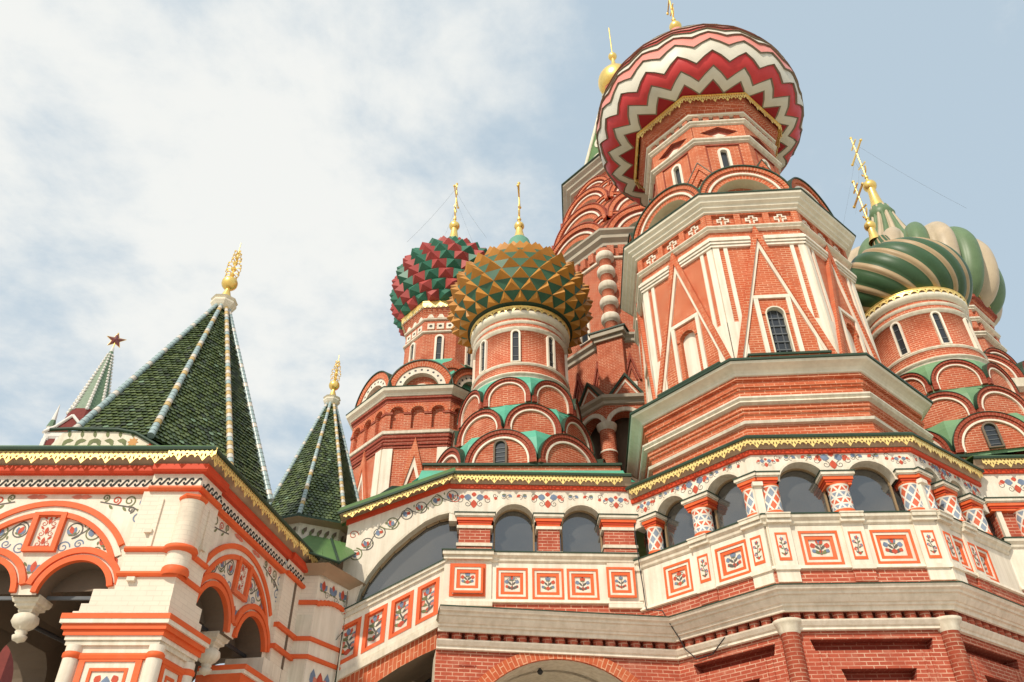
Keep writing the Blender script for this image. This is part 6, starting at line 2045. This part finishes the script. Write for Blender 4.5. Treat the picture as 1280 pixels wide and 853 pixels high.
# =================================================================== Kremlin tower far behind
KX, KY = -92.4, 150.0
T = Thing('kremlin_tower', 'distant dark red tower with pale green spire and red star', 'tower', (KX, KY, -2.6))
b = MB()
def sq(mb, prof, mat, ph=45): mb.lathe((0, 0), [(r * 2 ** .5, z) for r, z in prof], mat, 4, ph, False)
sq(b, [(5.2, 0), (5.2, 78), (5.5, 78.5), (5.5, 80), (4.4, 80.5), (4.4, 90.5), (4.7, 91), (4.7, 92)], ['kremlin_brick', 'kremlin_white', 'kremlin_white', 'kremlin_white', 'kremlin_brick', 'kremlin_white', 'kremlin_white'])
T.part('body', b)
for k in range(4):
    f = face_fr(-90 + 90 * k, 4.4); b = MB()
    for u in (-4.2, -1.5, 1.5, 4.2): b.box(f, u - .35, u + .35, 0, .5, 80.5, 90.5, 'kremlin_white')
    b.plate(f, rect(-4.1, 4.1, 82.5, 90), [archhole(c, 83, 87.4, .8) for c in (-2.8, 0, 2.8)], 0, .2, 'kremlin_brick')
    T.part('arcade', b)
    b = MB()
    b.plate(f, [(-4.7, 91.9), (4.7, 91.9), (2.8, 93.0), (1.2, 94.6), (0, 95.8), (-1.2, 94.6), (-2.8, 93.0)], [], -2.5, .5, 'kremlin_brick', 'kremlin_tile')
    for s in (-1, 1):
        for (u0, z0), (u1, z1) in (((4.7, 91.9), (2.8, 93.0)), ((2.8, 93.0), (1.2, 94.6)), ((1.2, 94.6), (0, 95.8))):
            b.tube([f.pt(s * u0, .6, z0), f.pt(s * u1, .6, z1)], .35, 'kremlin_white', 6)
    T.part('gable', b)
    a = R(-45 + 90 * k); c = (4.4 * math.cos(a) * 1.35, 4.4 * math.sin(a) * 1.35)
    b = MB()
    b.lathe(c, [(.7, 90), (.7, 93), (.9, 93.2), (.5, 95), (.05, 99)], ['kremlin_white', 'kremlin_white', 'kremlin_tile', 'kremlin_white'], 8)
    T.part('pinnacle', b)
b = MB()
b.lathe((0, 0), [(4.6, 92), (4.3, 96), (3.75, 98.6), (.45, 116.2), (.3, 117.4)], ['kremlin_brick', 'kremlin_brick', 'kremlin_tile', 'kremlin_white'], 8, 22.5, False)
for k in range(8):
    a = R(22.5 + 45 * k)
    for i in range(20):
        t = i / 20; r = 3.8 + (.5 - 3.8) * t; z = 98.6 + 17.4 * t
        b.sphere((r * math.cos(a), r * math.sin(a), z), .46 * (1 - .45 * t), 'kremlin_white', 6, 4)
T.part('spire', b)
b = MB()
def star3(mb, c, R0, R1, th, psi, tilt, mat):
    f = Fr((c[0], c[1]), psi)
    P = []
    for k in range(10):
        a = PI / 2 + k * PI / 5 + tilt; r = R0 if k % 2 == 0 else R1
        P.append((r * math.cos(a), c[2] + r * math.sin(a)))
    for k in range(10):
        p, q = P[k], P[(k + 1) % 10]
        mb.face([f.pt(p[0], 0, p[1]), f.pt(q[0], 0, q[1]), f.pt(0, th, c[2])], mat); mb.face([f.pt(q[0], 0, q[1]), f.pt(p[0], 0, p[1]), f.pt(0, -th, c[2])], mat)
    for k in range(0, 10): mb.tube([f.pt(P[k][0], 0, P[k][1]), f.pt(P[(k + 1) % 10][0], 0, P[(k + 1) % 10][1])], .06, 'gold', 4)
star3(b, (0, 0, 119.6), 2.25, .92, .6, 20, 0, 'star_red')
b.tube([(0, 0, 116.8), (0, 0, 119)], .16, 'gold', 6)
T.part('star', b)

# =================================================================== cable hanging down the facade
b = MB()
c0 = O1.pt(.18, .25, 10.75)
pts = [c0, O1.pt(.22, .28, 9.8), O1.pt(.16, .20, 9.2), O1.pt(.20, .22, 8.55), O1.pt(.24, .55, 8.25), O1.pt(.34, .45, 7.75), O1.pt(.55, .02, 7.30), O1.pt(.95, .02, 7.22), O1.pt(1.55, .06, 7.55)]
f1, l1 = PF[1]
pts = [c0, O1.pt(.24, .30, 9.85), O1.pt(.2, .22, 9.5), O1.pt(.2, .16, 9.0), O1.pt(.22, .16, 8.5), f1.pt(.25, .78, 8.32), f1.pt(.30, .62, 8.05), f1.pt(.34, .34, 7.73), f1.pt(.40, .25, 7.5), f1.pt(.55, .06, 7.28), f1.pt(1.0, .05, 7.30), f1.pt(1.5, .24, 7.52)]
b.tube(pts, .014, 'iron', 5)
o = link('cable', b); o['label'] = 'thin black cable hanging down the white parapet and brick podium'; o['category'] = 'cable'
b = MB()
pts = [SF.pt(UL + .05, .06, 9.9), SF.pt(UL - .02, .2, 9.6), SF.pt(UL - .12, .2, 8.9), (LS_.pt(.95, .1, 7.9)), (LS_.pt(.92, .1, 6.8)), (LS_.pt(.90, .1, 5.0))]
b.tube(pts, .016, 'flash_green', 5)
b.tube([LS_.pt(.98, .08, 8.9), LS_.pt(1.0, .09, 7.6), LS_.pt(.97, .08, 6.2), LS_.pt(.96, .08, 4.9)], .02, 'stone_mould', 5)
o = link('cable', b); o['label'] = 'pair of cables running down the wall beside the stair window'; o['category'] = 'cable'
